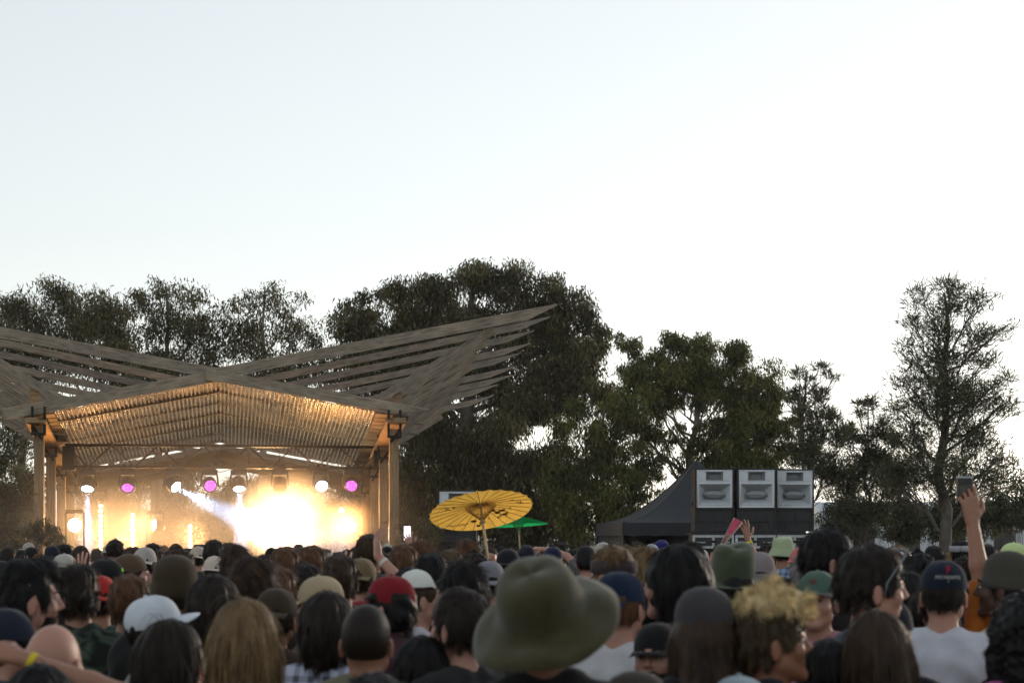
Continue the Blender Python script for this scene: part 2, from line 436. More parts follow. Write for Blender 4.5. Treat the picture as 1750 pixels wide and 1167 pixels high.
BODY_CACHE = {}
def build_body(key, ps, hf=.0055):
    if key in BODY_CACHE: return BODY_CACHE[key]
    pts = [np.array(ps[s]['w'])+vn(ps[s]['d'])*.07 for s in 'RL']
    es = [np.array(ps[s]['e']) for s in 'RL']
    allp = np.array(pts+es); lo = np.minimum(allp.min(0)-.16, (-.27,-.18,-.01)); hi = np.maximum(allp.max(0)+.16, (.27,.22,1.79))
    R = .125
    fx = [(-.10,.10)]+[(p[0]-.085, p[0]+.085) for p in pts]; fy = [(-.12,.135)]+[(p[1]-R, p[1]+R) for p in pts]; fz = [(1.47,1.77)]+[(p[2]-R, p[2]+R) for p in pts]
    F = Field(axis(lo[0], hi[0], fx, hf, .02), axis(lo[1], hi[1], fy, hf, .02), axis(lo[2], hi[2], fz, hf, .022))
    for p, k in torso_prims()+hip_prims(): F.add(p, k)
    for sx, s in ((1,'R'), (-1,'L')):
        u, l = arm_prims(ps[s], sx)
        for p, k in u+l+leg_prims(sx)+foot_prims(sx): F.add(p, k)
        A = ps[s]
        for p, k in hand(A['w'], A['d'], A['n'], A.get('side', -sx), A['curl'], A['spread'], A['thumb']): F.add(p, k)
    for p, k in head_prims(): F.add(p, k)
    for sx in (1, -1):
        F.cut(el((.031*sx,.101,1.634),(.017,.014,.0125)), .010)
        F.add(rc((.018*sx,.0935,1.6425),(.032*sx,.0950,1.6445),.0042,.0045), .003); F.add(rc((.032*sx,.0950,1.6445),(.046*sx,.086,1.640),.0045,.004), .003)
        F.add(rc((.020*sx,.0915,1.6235),(.042*sx,.087,1.6245),.0036,.0036), .003)
    V, Q = F.mesh()
    lip = np.exp(-(((V[:,0])/.024)**2+((V[:,2]-1.561)/.0085)**2)**2)*(V[:,1] > .08)
    body = raw_mesh('body', V, Q, [M['skin']], attrs={'lip': ('POINT', lip)})
    out = {'body': body}
    # clothing grows out of the same limbs
    fold = lambda X, Y, Z: .004*np.sin(34*Z+9*np.sin(7*X+3)+5*Y)*np.sin(11*X+17*Z)+.003*np.sin(60*Z+20*X*X*10+30*Y)
    for kind in ('tee', 'long'):
        h = .016
        F = Field(axis(lo[0]-.02, hi[0]+.02, [], h, h), axis(lo[1]-.02, hi[1]+.02, [], h, h), axis(.80, hi[2]+.02, [], h, h))
        g = .014 if kind == 'tee' else .022
        for p, k in torso_prims(): F.add(p, k, g)
        F.add(el((0,-.005,.93),(.160,.114,.17)), .06, g+.010)
        if kind == 'long': F.add(rc((-.05,-.03,1.47),(.05,-.03,1.47),.045,.045), .03, .01)
        for sx, s in ((1,'R'), (-1,'L')):
            u, l = arm_prims(ps[s], sx)
            for p, k in u: F.add(p, k, g)
            if kind == 'long':
                for p, k in l: F.add(p, k, g-.004)
        F.disp(fold)
        F.plane(lambda X, Y, Z: .86-Z)
        for s in 'RL':
            e = np.array(ps[s]['e']); w = np.array(ps[s]['w']); sh = np.array((.166*(1 if s == 'R' else -1), -.01, 1.4))
            if kind == 'tee':
                d = vn(e-sh); c = sh+(e-sh)*.72
            else:
                d = vn(w-e); c = e+(w-e)*.93
            F.cut(rc(c+d*.085, c+d*.30, .085, .085), .006)
        V, Q = F.mesh()
        out[kind] = raw_mesh('shirt', V, Q, [M['cloth']])
    BODY_CACHE[key] = out
    return out

def build_common():
    h = .018
    F = Field(axis(-.25, .25, [], h, h), axis(-.2, .2, [], h, h), axis(.06, 1.06, [], h, h))
    for p, k in hip_prims(): F.add(p, k, .012)
    for sx in (1, -1):
        for p, k in leg_prims(sx): F.add(p, k, .014)
    F.disp(lambda X, Y, Z: .004*np.sin(40*Z+8*np.sin(20*X)))
    F.plane(lambda X, Y, Z: .085-Z); F.plane(lambda X, Y, Z: Z-.985)
    V, Q = F.mesh(); BODY_CACHE['trousers'] = raw_mesh('trousers', V, Q, [M['cloth']])
    for nm, sx in (('shoeR', 1), ('shoeL', -1)):
        h = .012
        F = Field(axis(.03, .2, [], h, h) if sx > 0 else axis(-.2, -.03, [], h, h), axis(-.12, .22, [], h, h), axis(-.02, .16, [], h, h))
        for p, k in foot_prims(sx)+[(rc((.1*sx,-.03,.05),(.1*sx,-.03,.11),.045,.042), .02)]: F.add(p, k, .008)
        F.plane(lambda X, Y, Z: .002-Z); F.plane(lambda X, Y, Z: Z-.125)
        V, Q = F.mesh(); BODY_CACHE[nm] = raw_mesh('shoe', V, Q, [M['cloth']])
    # eyes, brows
    mb = MB()
    for i in range(9):
        pass
    prof = [(.0115*math.sin(a), -.0115*math.cos(a)) for a in np.linspace(0, math.pi, 11)]
    for nm, sx in (('eyeR', 1), ('eyeL', -1)):
        mb = MB(); mb.lathe([(max(r, 1e-4), z) for r, z in prof], 14, (.031*sx, .0838, 1.634), axis='y')
        k = len(mb.F)
        for i in range(k):
            y = sum(mb.V[j][1] for j in mb.F[i])/len(mb.F[i])
            mb.M[i] = 2 if y > .0838+.0104 else 1 if y > .0838+.0085 else 0
        me = bpy.data.meshes.new('eye'); me.from_pydata([tuple(v) for v in mb.V], [], mb.F)
        for m in (M['eyewhite'], M['iris'], M['pupil']): me.materials.append(m)
        me.polygons.foreach_set('material_index', mb.M); me.polygons.foreach_set('use_smooth', [True]*len(me.polygons))
        BODY_CACHE[nm] = me
        h = .003
        F = Field(axis(.0, .07, [], h, h) if sx > 0 else axis(-.07, .0, [], h, h), axis(.05, .12, [], h, h), axis(1.64, 1.69, [], h, h))
        F.add(rc((.014*sx,.0995,1.658),(.034*sx,.094,1.664),.0042,.0046), .003); F.add(rc((.034*sx,.094,1.664),(.052*sx,.076,1.656),.0042,.0025), .003)
        V, Q = F.mesh(); BODY_CACHE['brow'+nm[-1]] = raw_mesh('eyebrow', V, Q, [M['hair']])

# ---- hair
def strands(V, Q, n, length, flow, lift, width, curl=0., jit=.25, seg=3, seed=0, face=True, top=9, lock=26, grav=0.):
    """ribbons growing out of the hair surface; returns verts, quads, shade"""
    rg = np.random.default_rng(seed)
    A = V[Q]; ctr = A.mean(1); nr = np.cross(A[:,2]-A[:,0], A[:,3]-A[:,1]); ar = np.linalg.norm(nr, axis=1); nr /= ar[:,None]+1e-12
    idx = rg.choice(len(Q), n, p=ar/ar.sum()); b = rg.random((n, 2))
    P = A[idx,0]*((1-b[:,:1])*(1-b[:,1:]))+A[idx,1]*(b[:,:1]*(1-b[:,1:]))+A[idx,2]*(b[:,:1]*b[:,1:])+A[idx,3]*((1-b[:,:1])*b[:,1:])
    Nn = nr[idx]; P = P - Nn*.002
    D = flow(P)+rg.normal(0, jit, (n, 3)); D -= Nn*(D*Nn).sum(1)[:,None]; D /= np.linalg.norm(D, axis=1)[:,None]+1e-9
    L = length*(.5+rg.random(n))
    sh = rg.random(n)
    Vs = []; cur = P.copy()
    # hairs gather into locks round guide hairs
    ng = max(40, n//lock); gi = rg.choice(n, ng, replace=False); gp = P[gi]
    near = np.concatenate([((P[i:i+800, None]-gp[None])**2).sum(2).argmin(1) for i in range(0, n, 800)]); own = gi[near]
    D = D*.45+D[own]*.55; D -= Nn*(D*Nn).sum(1)[:,None]; D /= np.linalg.norm(D, axis=1)[:,None]+1e-9
    L = L*.35+L[own]*.65; glift = rg.random(n)[own]; fly = (rg.random(n) < .015) & (length < .1)
    lift = lift*(.3+1.7*glift**2); lift = np.where(fly, lift+.4, lift)
    sh = sh*.45+rg.random(n)[own]*.55
    S = np.cross(D, Nn); gofs = (P[own]-P)
    ph = rg.random(n)*6.28; ph = ph*.3+ph[own]*.7
    for i in range(seg+1):
        w = width*(1-.75*i/seg); pull = gofs*.75*(i/seg)**1.3*np.where(fly, 0, 1)[:,None]
        Vs.append(np.stack([cur+pull-S*w/2, cur+pull+S*w/2], 1))
        a = ph+curl*i
        d = D + Nn*(lift*(1 - 1.3*i/seg))[:, None] if isinstance(lift, np.ndarray) else D + Nn*lift*(1-1.3*i/seg)
        if curl: cw = min(1., curl); d = D*(1-.5*cw) + Nn*(lift*(1-cw))[:, None] + (Nn*np.cos(a)[:,None]+S*np.sin(a)[:,None])*.9*cw
        d /= np.linalg.norm(d, axis=1)[:,None]
        cur = cur + d*(L/seg)[:,None]
        if grav: D = D + np.array((0,0,-grav)); D /= np.linalg.norm(D, axis=1)[:,None]
    Vs = np.stack(Vs, 1)                       # n, seg+1, 2, 3
    if face:
        q = Vs.mean(2); bad = ((q[..., 1] > .045) & (np.abs(q[..., 0]) < .062) & (q[..., 2] < 1.672)).any(1) | (q[..., 2].max(1) > top)
        Vs = Vs[~bad]; sh = sh[~bad]; n = len(Vs)
    Vv = Vs.reshape(-1, 3); base = np.arange(n)[:,None]*(2*(seg+1))
    quad = np.concatenate([np.stack([base[:,0]+2*i, base[:,0]+2*i+1, base[:,0]+2*i+3, base[:,0]+2*i+2], 1) for i in range(seg)])
    return Vv, quad, np.repeat(sh, 2*(seg+1))

def flow_down(P, crown=(0,-.035,1.75), grav=.5):
    c = np.array(crown); d = P-c; d /= np.linalg.norm(d, axis=1)[:,None]+1e-6
    d[:,2] -= grav; return d

SK = lambda g, c=(0,-.014,1.650), r=(.0765,.098,.102): el(c, (r[0]+g, r[1]+g, r[2]+g))
FACE = el((0,.135,1.585),(.064,.085,.105))
def build_hair(name, seed=3):
    h = .007
    F = Field(axis(-.22,.22,[],h,h), axis(-.24,.18,[],h,h), axis(1.22,1.92,[],h,h))
    s1 = math.sin
    noise = lambda a, f, ph=0: (lambda X, Y, Z: a*np.sin(f*X+ph+2*np.sin(f*.6*Z))*np.sin(f*Y+1+1.5*np.sin(f*.5*X))*np.sin(f*Z+2+ph))
    st = []
    def ears(r=.024):
        for sx in (1, -1): F.cut(el((.088*sx,.002,1.608),(r,.026,.034)), .006)
    nape = lambda z, s=.35: F.plane(lambda X, Y, Z: (z - Z) + s*np.maximum(Y+.03, 0)*0 + .9*np.maximum(Y-.015, 0), .01)
    if name == 'buzz':
        F.add(SK(.003), .001); F.cut(FACE, .01, .004); nape(1.572); ears(); st = [(1400, .006, .2, .0015, 0, .5)]
    elif name == 'short':
        F.add(SK(.011), .01); F.add(el((0,.0,1.70),(.078,.095,.066)), .02); F.disp(noise(.004, 55)); F.cut(FACE, .012, .0); nape(1.565); ears(); st = [(4200, .038, .30, .0026, .25, .55)]
    elif name == 'quiff':
        F.add(SK(.007), .01); F.add(el((0,.045,1.735),(.062,.055,.042)), .02); F.add(el((0,-.02,1.72),(.076,.09,.06)), .02); F.disp(noise(.005, 50)); F.cut(FACE, .012, -.004); nape(1.572); ears(); st = [(4200, .045, .35, .0026, .3, .55)]
    elif name == 'shag':
        F.add(SK(.024), .01); F.add(el((0,-.03,1.60),(.088,.09,.08)), .03); F.disp(noise(.008, 42)); F.cut(FACE, .012, -.006); nape(1.535); st = [(6500, .062, .42, .0030, .35, .55)]
    elif name == 'bob':
        F.add(SK(.022), .01); F.add(el((0,-.025,1.575),(.098,.095,.11)), .04); F.disp(noise(.005, 38)); F.cut(FACE, .012, -.002); F.cut(el((0,.10,1.50),(.055,.09,.12)), .01); F.plane(lambda X,Y,Z: 1.475-Z, .01); st = [(6000, .075, .05, .0030, .12, .30)]
    elif name == 'long':
        F.add(SK(.020), .01); F.add(rc((0,-.035,1.62),(0,-.075,1.40),.093,.080), .04); F.add(el((0,-.085,1.36),(.105,.052,.13)), .04)
        for sx in (1,-1): F.add(rc((.07*sx,.0,1.62),(.085*sx,.01,1.40),.032,.028), .03)
        F.disp(lambda X,Y,Z: .006*np.sin(70*X+6*np.sin(14*Z))*np.clip((1.72-Z)*6,0,1)); F.cut(FACE, .012, .0); F.cut(el((0,.115,1.48),(.05,.10,.14)), .01); st = [(8000, .12, .02, .0032, .10, .22)]
    elif name == 'curly':
        F.add(SK(.030), .01); F.add(el((0,.01,1.70),(.092,.10,.072)), .02); F.disp(noise(.011, 45)); F.disp(noise(.007, 100, 3)); F.cut(FACE, .012, -.008); nape(1.57); st = [(5200, .035, .4, .003, 1.6, .9)]
    elif name == 'blondmop':
        F.add(el((0,.012,1.742),(.086,.104,.052)), .02); F.add(el((.0,.080,1.722),(.062,.042,.036)), .02); F.disp(lambda X,Y,Z: noise(.016, 43)(X,Y,Z)+noise(.009, 97, 2)(X,Y,Z)+noise(.004, 190, 5)(X,Y,Z)); F.cut(FACE, .012, -.004); F.plane(lambda X,Y,Z: 1.685+.25*np.maximum(-Y,0)*0-Z, .01); st = [(9000, .042, .5, .0022, .9, .8)]
    elif name == 'afro':
        F.add(el((0,-.02,1.69),(.13,.135,.125)), .01); F.disp(noise(.010, 60)); F.cut(FACE, .012, -.004); F.plane(lambda X,Y,Z: 1.56-Z, .01); st = [(6000, .03, .5, .003, 1.8, 1)]
    elif name == 'longcurly':
        F.add(SK(.030), .01); F.add(rc((0,-.045,1.62),(0,-.085,1.40),.115,.10), .04); F.add(el((0,-.07,1.34),(.14,.07,.13)), .04)
        for sx in (1,-1): F.add(rc((.08*sx,.0,1.64),(.11*sx,.02,1.38),.04,.04), .03)
        F.disp(noise(.010, 42)); F.disp(noise(.008, 95, 3)); F.cut(FACE, .012, -.004); F.cut(el((0,.125,1.48),(.055,.10,.14)), .01); st = [(6500, .045, .4, .003, 1.5, .7)]
    elif name == 'undershort':      # what shows below a cap
        F.add(SK(.007), .01); F.cut(FACE, .012, .0); nape(1.568); ears(); F.plane(lambda X,Y,Z: Z-1.68, .005); st = [(2600, .026, .25, .0024, .2, .5)]
    elif name == 'undershag':
        F.add(SK(.012), .01); F.add(el((0,-.045,1.59),(.085,.075,.075)), .03); F.disp(noise(.008, 45)); F.cut(FACE, .012, -.002); nape(1.525); F.plane(lambda X,Y,Z: Z-1.69, .005); st = [(2600, .05, .2, .0028, .5, .5)]
    elif name == 'underlong':
        F.add(SK(.010), .01); F.add(rc((0,-.035,1.60),(0,-.075,1.40),.085,.075), .04); F.add(el((0,-.085,1.37),(.10,.05,.13)), .04)
        for sx in (1,-1): F.add(rc((.066*sx,.0,1.62),(.08*sx,.01,1.42),.026,.028), .03)
        F.disp(noise(.006, 40)); F.cut(FACE, .012, -.002); F.cut(el((0,.115,1.48),(.055,.10,.14)), .01); F.plane(lambda X,Y,Z: Z-1.69, .005); st = [(6500, .11, .02, .0030, .12, .28)]
    elif name == 'beard':
        F.add(el((0,.035,1.565),(.064,.062,.062)), .02); F.add(el((0,.095,1.53),(.026,.018,.02)), .015); F.add(rc((.02,.098,1.579),(-.02,.098,1.579),.006,.006), .004)
        F.plane(lambda X,Y,Z: Z-1.586-.35*np.abs(X)*(np.abs(X)>.035), .006); F.plane(lambda X,Y,Z: .005-Y, .004); F.cut(el((0,.11,1.562),(.02,.03,.008)), .004); F.cut(rc((0,-.02,1.42),(0,.01,1.55),.04,.04), .02); st = [(1500, .012, .3, .0015, 0, .5)]
    if name not in ('buzz', 'beard'):
        kk = .25 if name[:5] == 'under' else 1
        F.disp(lambda X, Y, Z: kk*.0032*np.sin(15*np.arctan2(X, -(Y+.03))+4*np.sin(16*Z+3*X*10)+6*np.sin(9*X+7*Y))+kk*.0045*np.sin(7*np.arctan2(X, -(Y+.03))+2*np.sin(11*Z)+1.3)*np.clip((1.80-Z)*8, .25, 1))
    V, Q = F.mesh()
    VV = [V]; QQ = [Q]; SS = [np.full(len(V), .35)]; off = len(V)
    for (n, L, lift, w, curl, jit) in st:
        fl = (lambda P: flow_down(P, grav=1.1 if 'long' in name or name == 'bob' else .45)) if name != 'beard' else (lambda P: np.tile((0,.2,-1.), (len(P),1)))
        a, b, c = strands(V, Q, n, L, fl, lift, w, curl, jit, 6 if 'long' in name else 4, seed, name != 'beard', 1.655 if name[:5] == 'under' else 9, 26, {'curly':.1,'blondmop':.05,'afro':0,'buzz':.1,'beard':0}.get(name, .55 if 'long' in name or name == 'bob' else .38))
        VV.append(a); QQ.append(b+off); SS.append(c); off += len(a)
    V = np.concatenate(VV); Q = np.concatenate(QQ)
    # order: winding quads as-is
    return raw_mesh('hair' if name != 'beard' else 'beard', V, Q, [M['hair']], attrs={'shade': ('POINT', np.concatenate(SS))})

HAIR = {}
def hair_mesh(n):
    if n not in HAIR: HAIR[n] = build_hair(n)
    return HAIR[n]

# ---- hats (built about the head, brim to +Y)
HATS = {}
def cap_meshes():
    """cap crown with seams, brim, button"""
    n, m = 36, 12; V = []; F = []
    for i in range(m+1):
        t = i/m*math.pi/2*.98
        for j in range(n):
            a = 2*math.pi*j/n
            seam = 1-.012*math.exp(-((math.sin(3*a))**2)*40)
            r = math.cos(t)**.80*seam; z = math.sin(t)**.95
            fr = max(0, math.sin(a)); 
            V.append((.0885*r*math.cos(a), -.012+(.108)*r*math.sin(a), 1.652+.108*z*(1+.06*fr*(1-z))+.003*math.sin(5*a+3*t)*math.cos(t)))
    for i in range(m):
        for j in range(n): F.append((i*n+j, i*n+(j+1)%n, (i+1)*n+(j+1)%n, (i+1)*n+j))
    F.append(tuple(m*n+j for j in range(n)))
    me = bpy.data.meshes.new('cap'); me.from_pydata(V, [], F); me.materials.append(M['cloth'])
    me.polygons.foreach_set('use_smooth', [True]*len(me.polygons)); HATS['cap'] = me
    mb = MB(); ns = 18
    rows = []
    for (rr, dz) in ((0, 0), (.5, .004), (1, 0), (1, -.004), (.5, .0), (0, -.004)):
        row = []
        for j in range(ns+1):
            a = math.radians(-62+124*j/ns)
            b = .0885*math.sin(a), -.012+.108*math.cos(a)
            ln = .072*math.cos(a*.98)**.5 if abs(a) < 1.55 else 0
            x = b[0]*(1+.02*rr); y = b[1]+ln*rr
            z = 1.657+dz-.10*ln*rr-2.6*x*x*rr-.001
            row.append((x, y, z))
        rows.append(mb.v(*row))
    for q in range(5):
        for j in range(ns): mb.face((rows[q]+j, rows[q]+j+1, rows[q+1]+j+1, rows[q+1]+j))
    me = bpy.data.meshes.new('brim'); me.from_pydata(mb.V, [], mb.F); me.materials.append(M['cloth'])
    me.polygons.foreach_set('use_smooth', [True]*len(me.polygons)); HATS['brim'] = me
    mb = MB().lathe([(.0001,.006),(.006,.005),(.008,.001),(.008,-.004)], 10, (0,-.012,1.762))
    me = bpy.data.meshes.new('button'); me.from_pydata([tuple(v) for v in mb.V], [], mb.F); me.materials.append(M['cloth']); HATS['button'] = me

def lathe_mesh(name, prof, n=40, fn=None, mat='felt', c=(0,-.012)):
    V = []; F = []
    for i, (r, z) in enumerate(prof):
        for j in range(n):
            a = 2*math.pi*j/n
            p = [r*math.cos(a)*.93, c[1]+r*math.sin(a)*1.07, z]
            if fn: p = fn(p, a, r, i/(len(prof)-1))
            V.append(p)
    for i in range(len(prof)-1):
        for j in range(n): F.append((i*n+j, i*n+(j+1)%n, (i+1)*n+(j+1)%n, (i+1)*n+j))
    F.append(tuple((len(prof)-1)*n+j for j in range(n)))
    me = bpy.data.meshes.new(name); me.from_pydata(V, [], F); me.materials.append(M[mat])
    me.polygons.foreach_set('use_smooth', [True]*len(me.polygons)); return me

def hat_meshes():
    # beanie
    HATS['beanie'] = lathe_mesh('beanie', [(.089,1.628),(.096,1.626),(.098,1.64),(.097,1.665),(.0935,1.668),(.094,1.70),(.086,1.735),(.066,1.763),(.035,1.778),(.001,1.783)], 36,
                                lambda p, a, r, t: [p[0]*(1+.006*math.sin(24*a)), p[1]*(1+.006*math.sin(24*a))-.008*t, p[2]-.012*math.sin(a)*(-1)*(1-t)*1.0], 'cloth')
    # wide felt hat: under-brim, edge, upper brim, crown with pinch
    def felt(p, a, r, t):
        x, y, z = p
        if r > .125: z += .007*math.cos(2*a)*((r-.12)/.08)**1.3*-1 + .007*math.sin(3*a+1)+.003*math.sin(7*a)
        elif z > 1.67: k = 1+.018*math.sin(2*a+.6+9*z)+.010*math.sin(5*a+30*z); x *= k; y *= k; z -= .006*math.sin(2*a+1)*(z-1.67)/.1
        if z > 1.735: z -= .010*math.exp(-(x/.03)**2)*min(1, (z-1.735)/.04)
        return [x, y, z]
    HATS['widefelt'] = lathe_mesh('felt_hat', [(.098,1.652),(.106,1.650),(.140,1.643),(.170,1.634),(.189,1.622),(.1905,1.627),(.170,1.641),(.140,1.650),(.119,1.657),(.1125,1.668),(.110,1.688),(.107,1.708),(.103,1.726),(.097,1.742),(.087,1.756),(.071,1.767),(.048,1.773),(.024,1.775),(.001,1.775)], 48, felt)
    def fed(p, a, r, t):
        x, y, z = p
        if r > .105: z += .012*math.cos(2*a)*((r-.1)/.05)*-1
        if z > 1.76: z -= .012*math.exp(-(x/.03)**2)*min(1, (z-1.76)/.03)
        if 1.67 < z: k = 1+.02*math.sin(2*a+.5)+.014*math.sin(4*a+25*z); x *= k; y *= k; z += .006*math.sin(a*2)
        return [x, y, z]
    HATS['fedora'] = lathe_mesh('felt_hat', [(.092,1.652),(.100,1.650),(.130,1.642),(.148,1.648),(.149,1.652),(.130,1.649),(.108,1.657),(.102,1.668),(.099,1.72),(.092,1.77),(.078,1.798),(.055,1.806),(.03,1.807),(.001,1.806)], 48, fed)
    def buck(p, a, r, t):
        x, y, z = p
        if r > .10: z += .006*math.sin(3*a)*((r-.1)/.04)
        return [x, y, z]
    HATS['bucket'] = lathe_mesh('bucket_hat', [(.092,1.668),(.100,1.664),(.130,1.625),(.142,1.612),(.1435,1.616),(.130,1.633),(.104,1.672),(.099,1.682),(.095,1.72),(.088,1.752),(.082,1.757),(.05,1.765),(.001,1.768)], 40, buck, 'cloth')
    # band, headband, lei, glasses
    HATS['headband'] = lathe_mesh('headband', [(.088,1.66),(.1085,1.66),(.110,1.69),(.108,1.715),(.088,1.715)], 36, None, 'cloth', (0,-.008))
    mb = MB()
    for sx in (1, -1):
        mb.lathe([(.001,.002),(.024,.002),(.026,0),(.024,-.002),(.001,-.002)], 18, (.032*sx,.118,1.632), axis='y', sy=.8)
        mb.tube([(.056*sx,.115,1.638),(.076*sx,.10,1.638),(.083*sx,.0,1.632),(.083*sx,-.03,1.615)], .0018, 6)
    mb.tube([(-.010,.121,1.638),(0,.124,1.641),(.010,.121,1.638)], .0018, 6)
    me = bpy.data.meshes.new('glasses'); me.from_pydata([tuple(v) for v in mb.V], [], mb.F); me.materials.append(M['gloss'])
    me.polygons.foreach_set('use_smooth', [True]*len(me.polygons)); HATS['glasses'] = me
    # lei: ring of small leaf-like petals
    V = []; F = []; rg = np.random.default_rng(4)
    for i in range(900):
        a = rg.random()*6.283; ph = rg.random()*6.283; rr = .018+.014*rg.random()
        c = Vector(((.098+rr*math.cos(ph))*math.cos(a)*1.05, -.02+(.098+rr*math.cos(ph))*math.sin(a)*1.05, 1.455+.05*-math.sin(a)+rr*math.sin(ph)))
        d = Vector(rg.normal(0, 1, 3)).normalized(); e = d.cross(Vector(rg.normal(0,1,3))).normalized()
        n = len(V); V += [tuple(c-d*.012), tuple(c+e*.005), tuple(c+d*.012), tuple(c-e*.005)]; F.append((n,n+1,n+2,n+3))
    me = bpy.data.meshes.new('lei'); me.from_pydata(V, [], F); me.materials.append(M['cloth']); HATS['lei'] = me
    # back pack
# ------------------------------------------------------------------ materials of the place
M = {}
for k in ('skin','hair','cloth','felt','gloss','plaid','print','camo'): M[k] = mat_tint('tinted_'+k, k)
M['eyewhite'] = mat_plain('eyewhite', (.42,.40,.38), .25, bump=0); M['iris'] = mat_plain('iris', (.05,.03,.015), .2, bump=0); M['pupil'] = mat_plain('pupil', (.01,.01,.01), .1, bump=0)

def mat_wood(name, base, dark, stretch=(.9, 12, 12), rough=.8):
    m = N(name); v = m.coord(stretch); w = m.coord()
    f = m.noise(3.2, 6, v, .62, .4); g = m.noise(1.3, 3, w)
    knots = m.n('ShaderNodeTexVoronoi', Scale=1.1); m.t.links.new(m.coord((1.1, 3.5, 3.5)), knots.inputs['Vector'])
    kn = m.ramp(knots.outputs['Distance'], [(.0, (.25,.25,.25)), (.09, (.55,.55,.55)), (.16, (1,1,1))])
    c = m.ramp(f, [(.28, dark), (.5, base), (.72, tuple(min(1, b*1.35) for b in base))])
    c = m.mix(1, c, kn, 'MULTIPLY'); c = m.mix(1, c, m.ramp(g, [(.3, (.62,.64,.66)), (.7, (1.12,1.08,1.02))]), 'MULTIPLY')
    rnd = m.objcol()[1]; c = m.mix(1, c, m.ramp(rnd, [(0, (.8,.8,.82)), (1, (1.15,1.1,1.05))]), 'MULTIPLY')
    m.bsdf(Base__Color=c, Roughness=rough, Specular__IOR__Level=.25, Normal=m.bump(f, .35, .01)); return m.mat
M['oldwood'] = mat_wood('weathered_timber', (.30,.262,.21), (.085,.072,.058))
M['postwood'] = mat_wood('post_timber', (.34,.23,.13), (.17,.11,.06), (12,12,.9))
M['board'] = mat_wood('grey_board', (.23,.19,.15), (.12,.10,.085))
M['steel'] = mat_plain('black_steel', (.012,.011,.011), .45, .6)
M['truss'] = mat_plain('truss_metal', (.045,.038,.03), .4, .8)
M['black'] = mat_plain('black_paint', (.010,.011,.014), .5, bump=.2)
M['blackwood'] = mat_plain('black_cabinet', (.009,.010,.013), .55, bump=.3, bscale=120)
M['greyhorn'] = mat_plain('grey_horn', (.60,.64,.68), .45, var=.08, bump=.05)
M['silver'] = mat_plain('aluminium', (.42,.45,.48), .35, .7)
M['tent'] = mat_plain('tent_cloth', (.018,.022,.028), .75, var=.2, bump=.4, bscale=5)
M['plasticblack'] = mat_plain('lamp_housing', (.015,.014,.016), .4, bump=.05)
M['bamboo'] = mat_plain('bamboo', (.42,.30,.15), .5, scale=30)
M['white'] = mat_plain('white_panel', (.55,.57,.60), .6, var=.1)

# corrugated sheet: aged see-through plastic, dark brown in the valleys, pale gold on the crests
def mat_corr():
    m = N('corrugated_plastic'); v = m.coord(); s = m.coord((1.2, 40, 40))
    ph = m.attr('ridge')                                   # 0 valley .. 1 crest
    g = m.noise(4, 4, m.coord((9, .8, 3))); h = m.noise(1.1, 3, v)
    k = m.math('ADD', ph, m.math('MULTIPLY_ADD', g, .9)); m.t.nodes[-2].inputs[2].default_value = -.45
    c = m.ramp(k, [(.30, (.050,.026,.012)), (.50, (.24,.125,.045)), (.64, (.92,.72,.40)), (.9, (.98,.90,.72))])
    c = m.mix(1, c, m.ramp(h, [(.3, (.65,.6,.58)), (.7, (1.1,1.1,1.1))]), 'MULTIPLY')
    d = m.n('ShaderNodeBsdfDiffuse', Color=c); tr = m.n('ShaderNodeBsdfTranslucent', Color=c)
    gl = m.n('ShaderNodeBsdfGlossy', Color=C4(.95,.9,.85), Roughness=.2, Normal=m.bump(g, .15, .01))
    a = m.n('ShaderNodeMixShader', Fac=.8); m.t.links.new(d.outputs[0], a.inputs[1]); m.t.links.new(tr.outputs[0], a.inputs[2])
    lw = m.n('ShaderNodeLayerWeight', Blend=.5)
    fac = m.math('MULTIPLY', lw.outputs['Facing'], .8)
    b = m.n('ShaderNodeMixShader', Fac=fac); m.t.links.new(a.outputs[0], b.inputs[1]); m.t.links.new(gl.outputs[0], b.inputs[2])
    m.t.links.new(b.outputs[0], m.out.inputs[0]); return m.mat
M['corr'] = mat_corr()

# ------------------------------------------------------------------ pixel -> place
def ray(px, py): return Vector(((px-CX)/FPX, 1.0, (HY-py)/FPX))
def at(px, py, Y): return Vector((0, 0, CAMZ)) + ray(px, py)*Y
TH = math.atan2(385-CX, FPX)                       # the stage faces the camera
FW = Vector((math.sin(TH), math.cos(TH), 0)); RT = Vector((math.cos(TH), -math.sin(TH), 0))
def uz(px, py, V):                                  # stage coordinates of a pixel on the plane of depth V
    r = ray(px, py); t = V/(r.dot(FW)); return r.dot(RT)*t, CAMZ+r.z*t
STG = Matrix(((RT.x, FW.x, 0), (RT.y, FW.y, 0), (0, 0, 1))).to_4x4()   # local (u, v, z) -> world
STG_RZ = math.atan2(RT.y, RT.x)
def stage_empty(name, u, v, z=0, yaw=0):
    p = STG @ Vector((u, v, 0)); return empty(name, (p.x, p.y, z), STG_RZ+yaw)

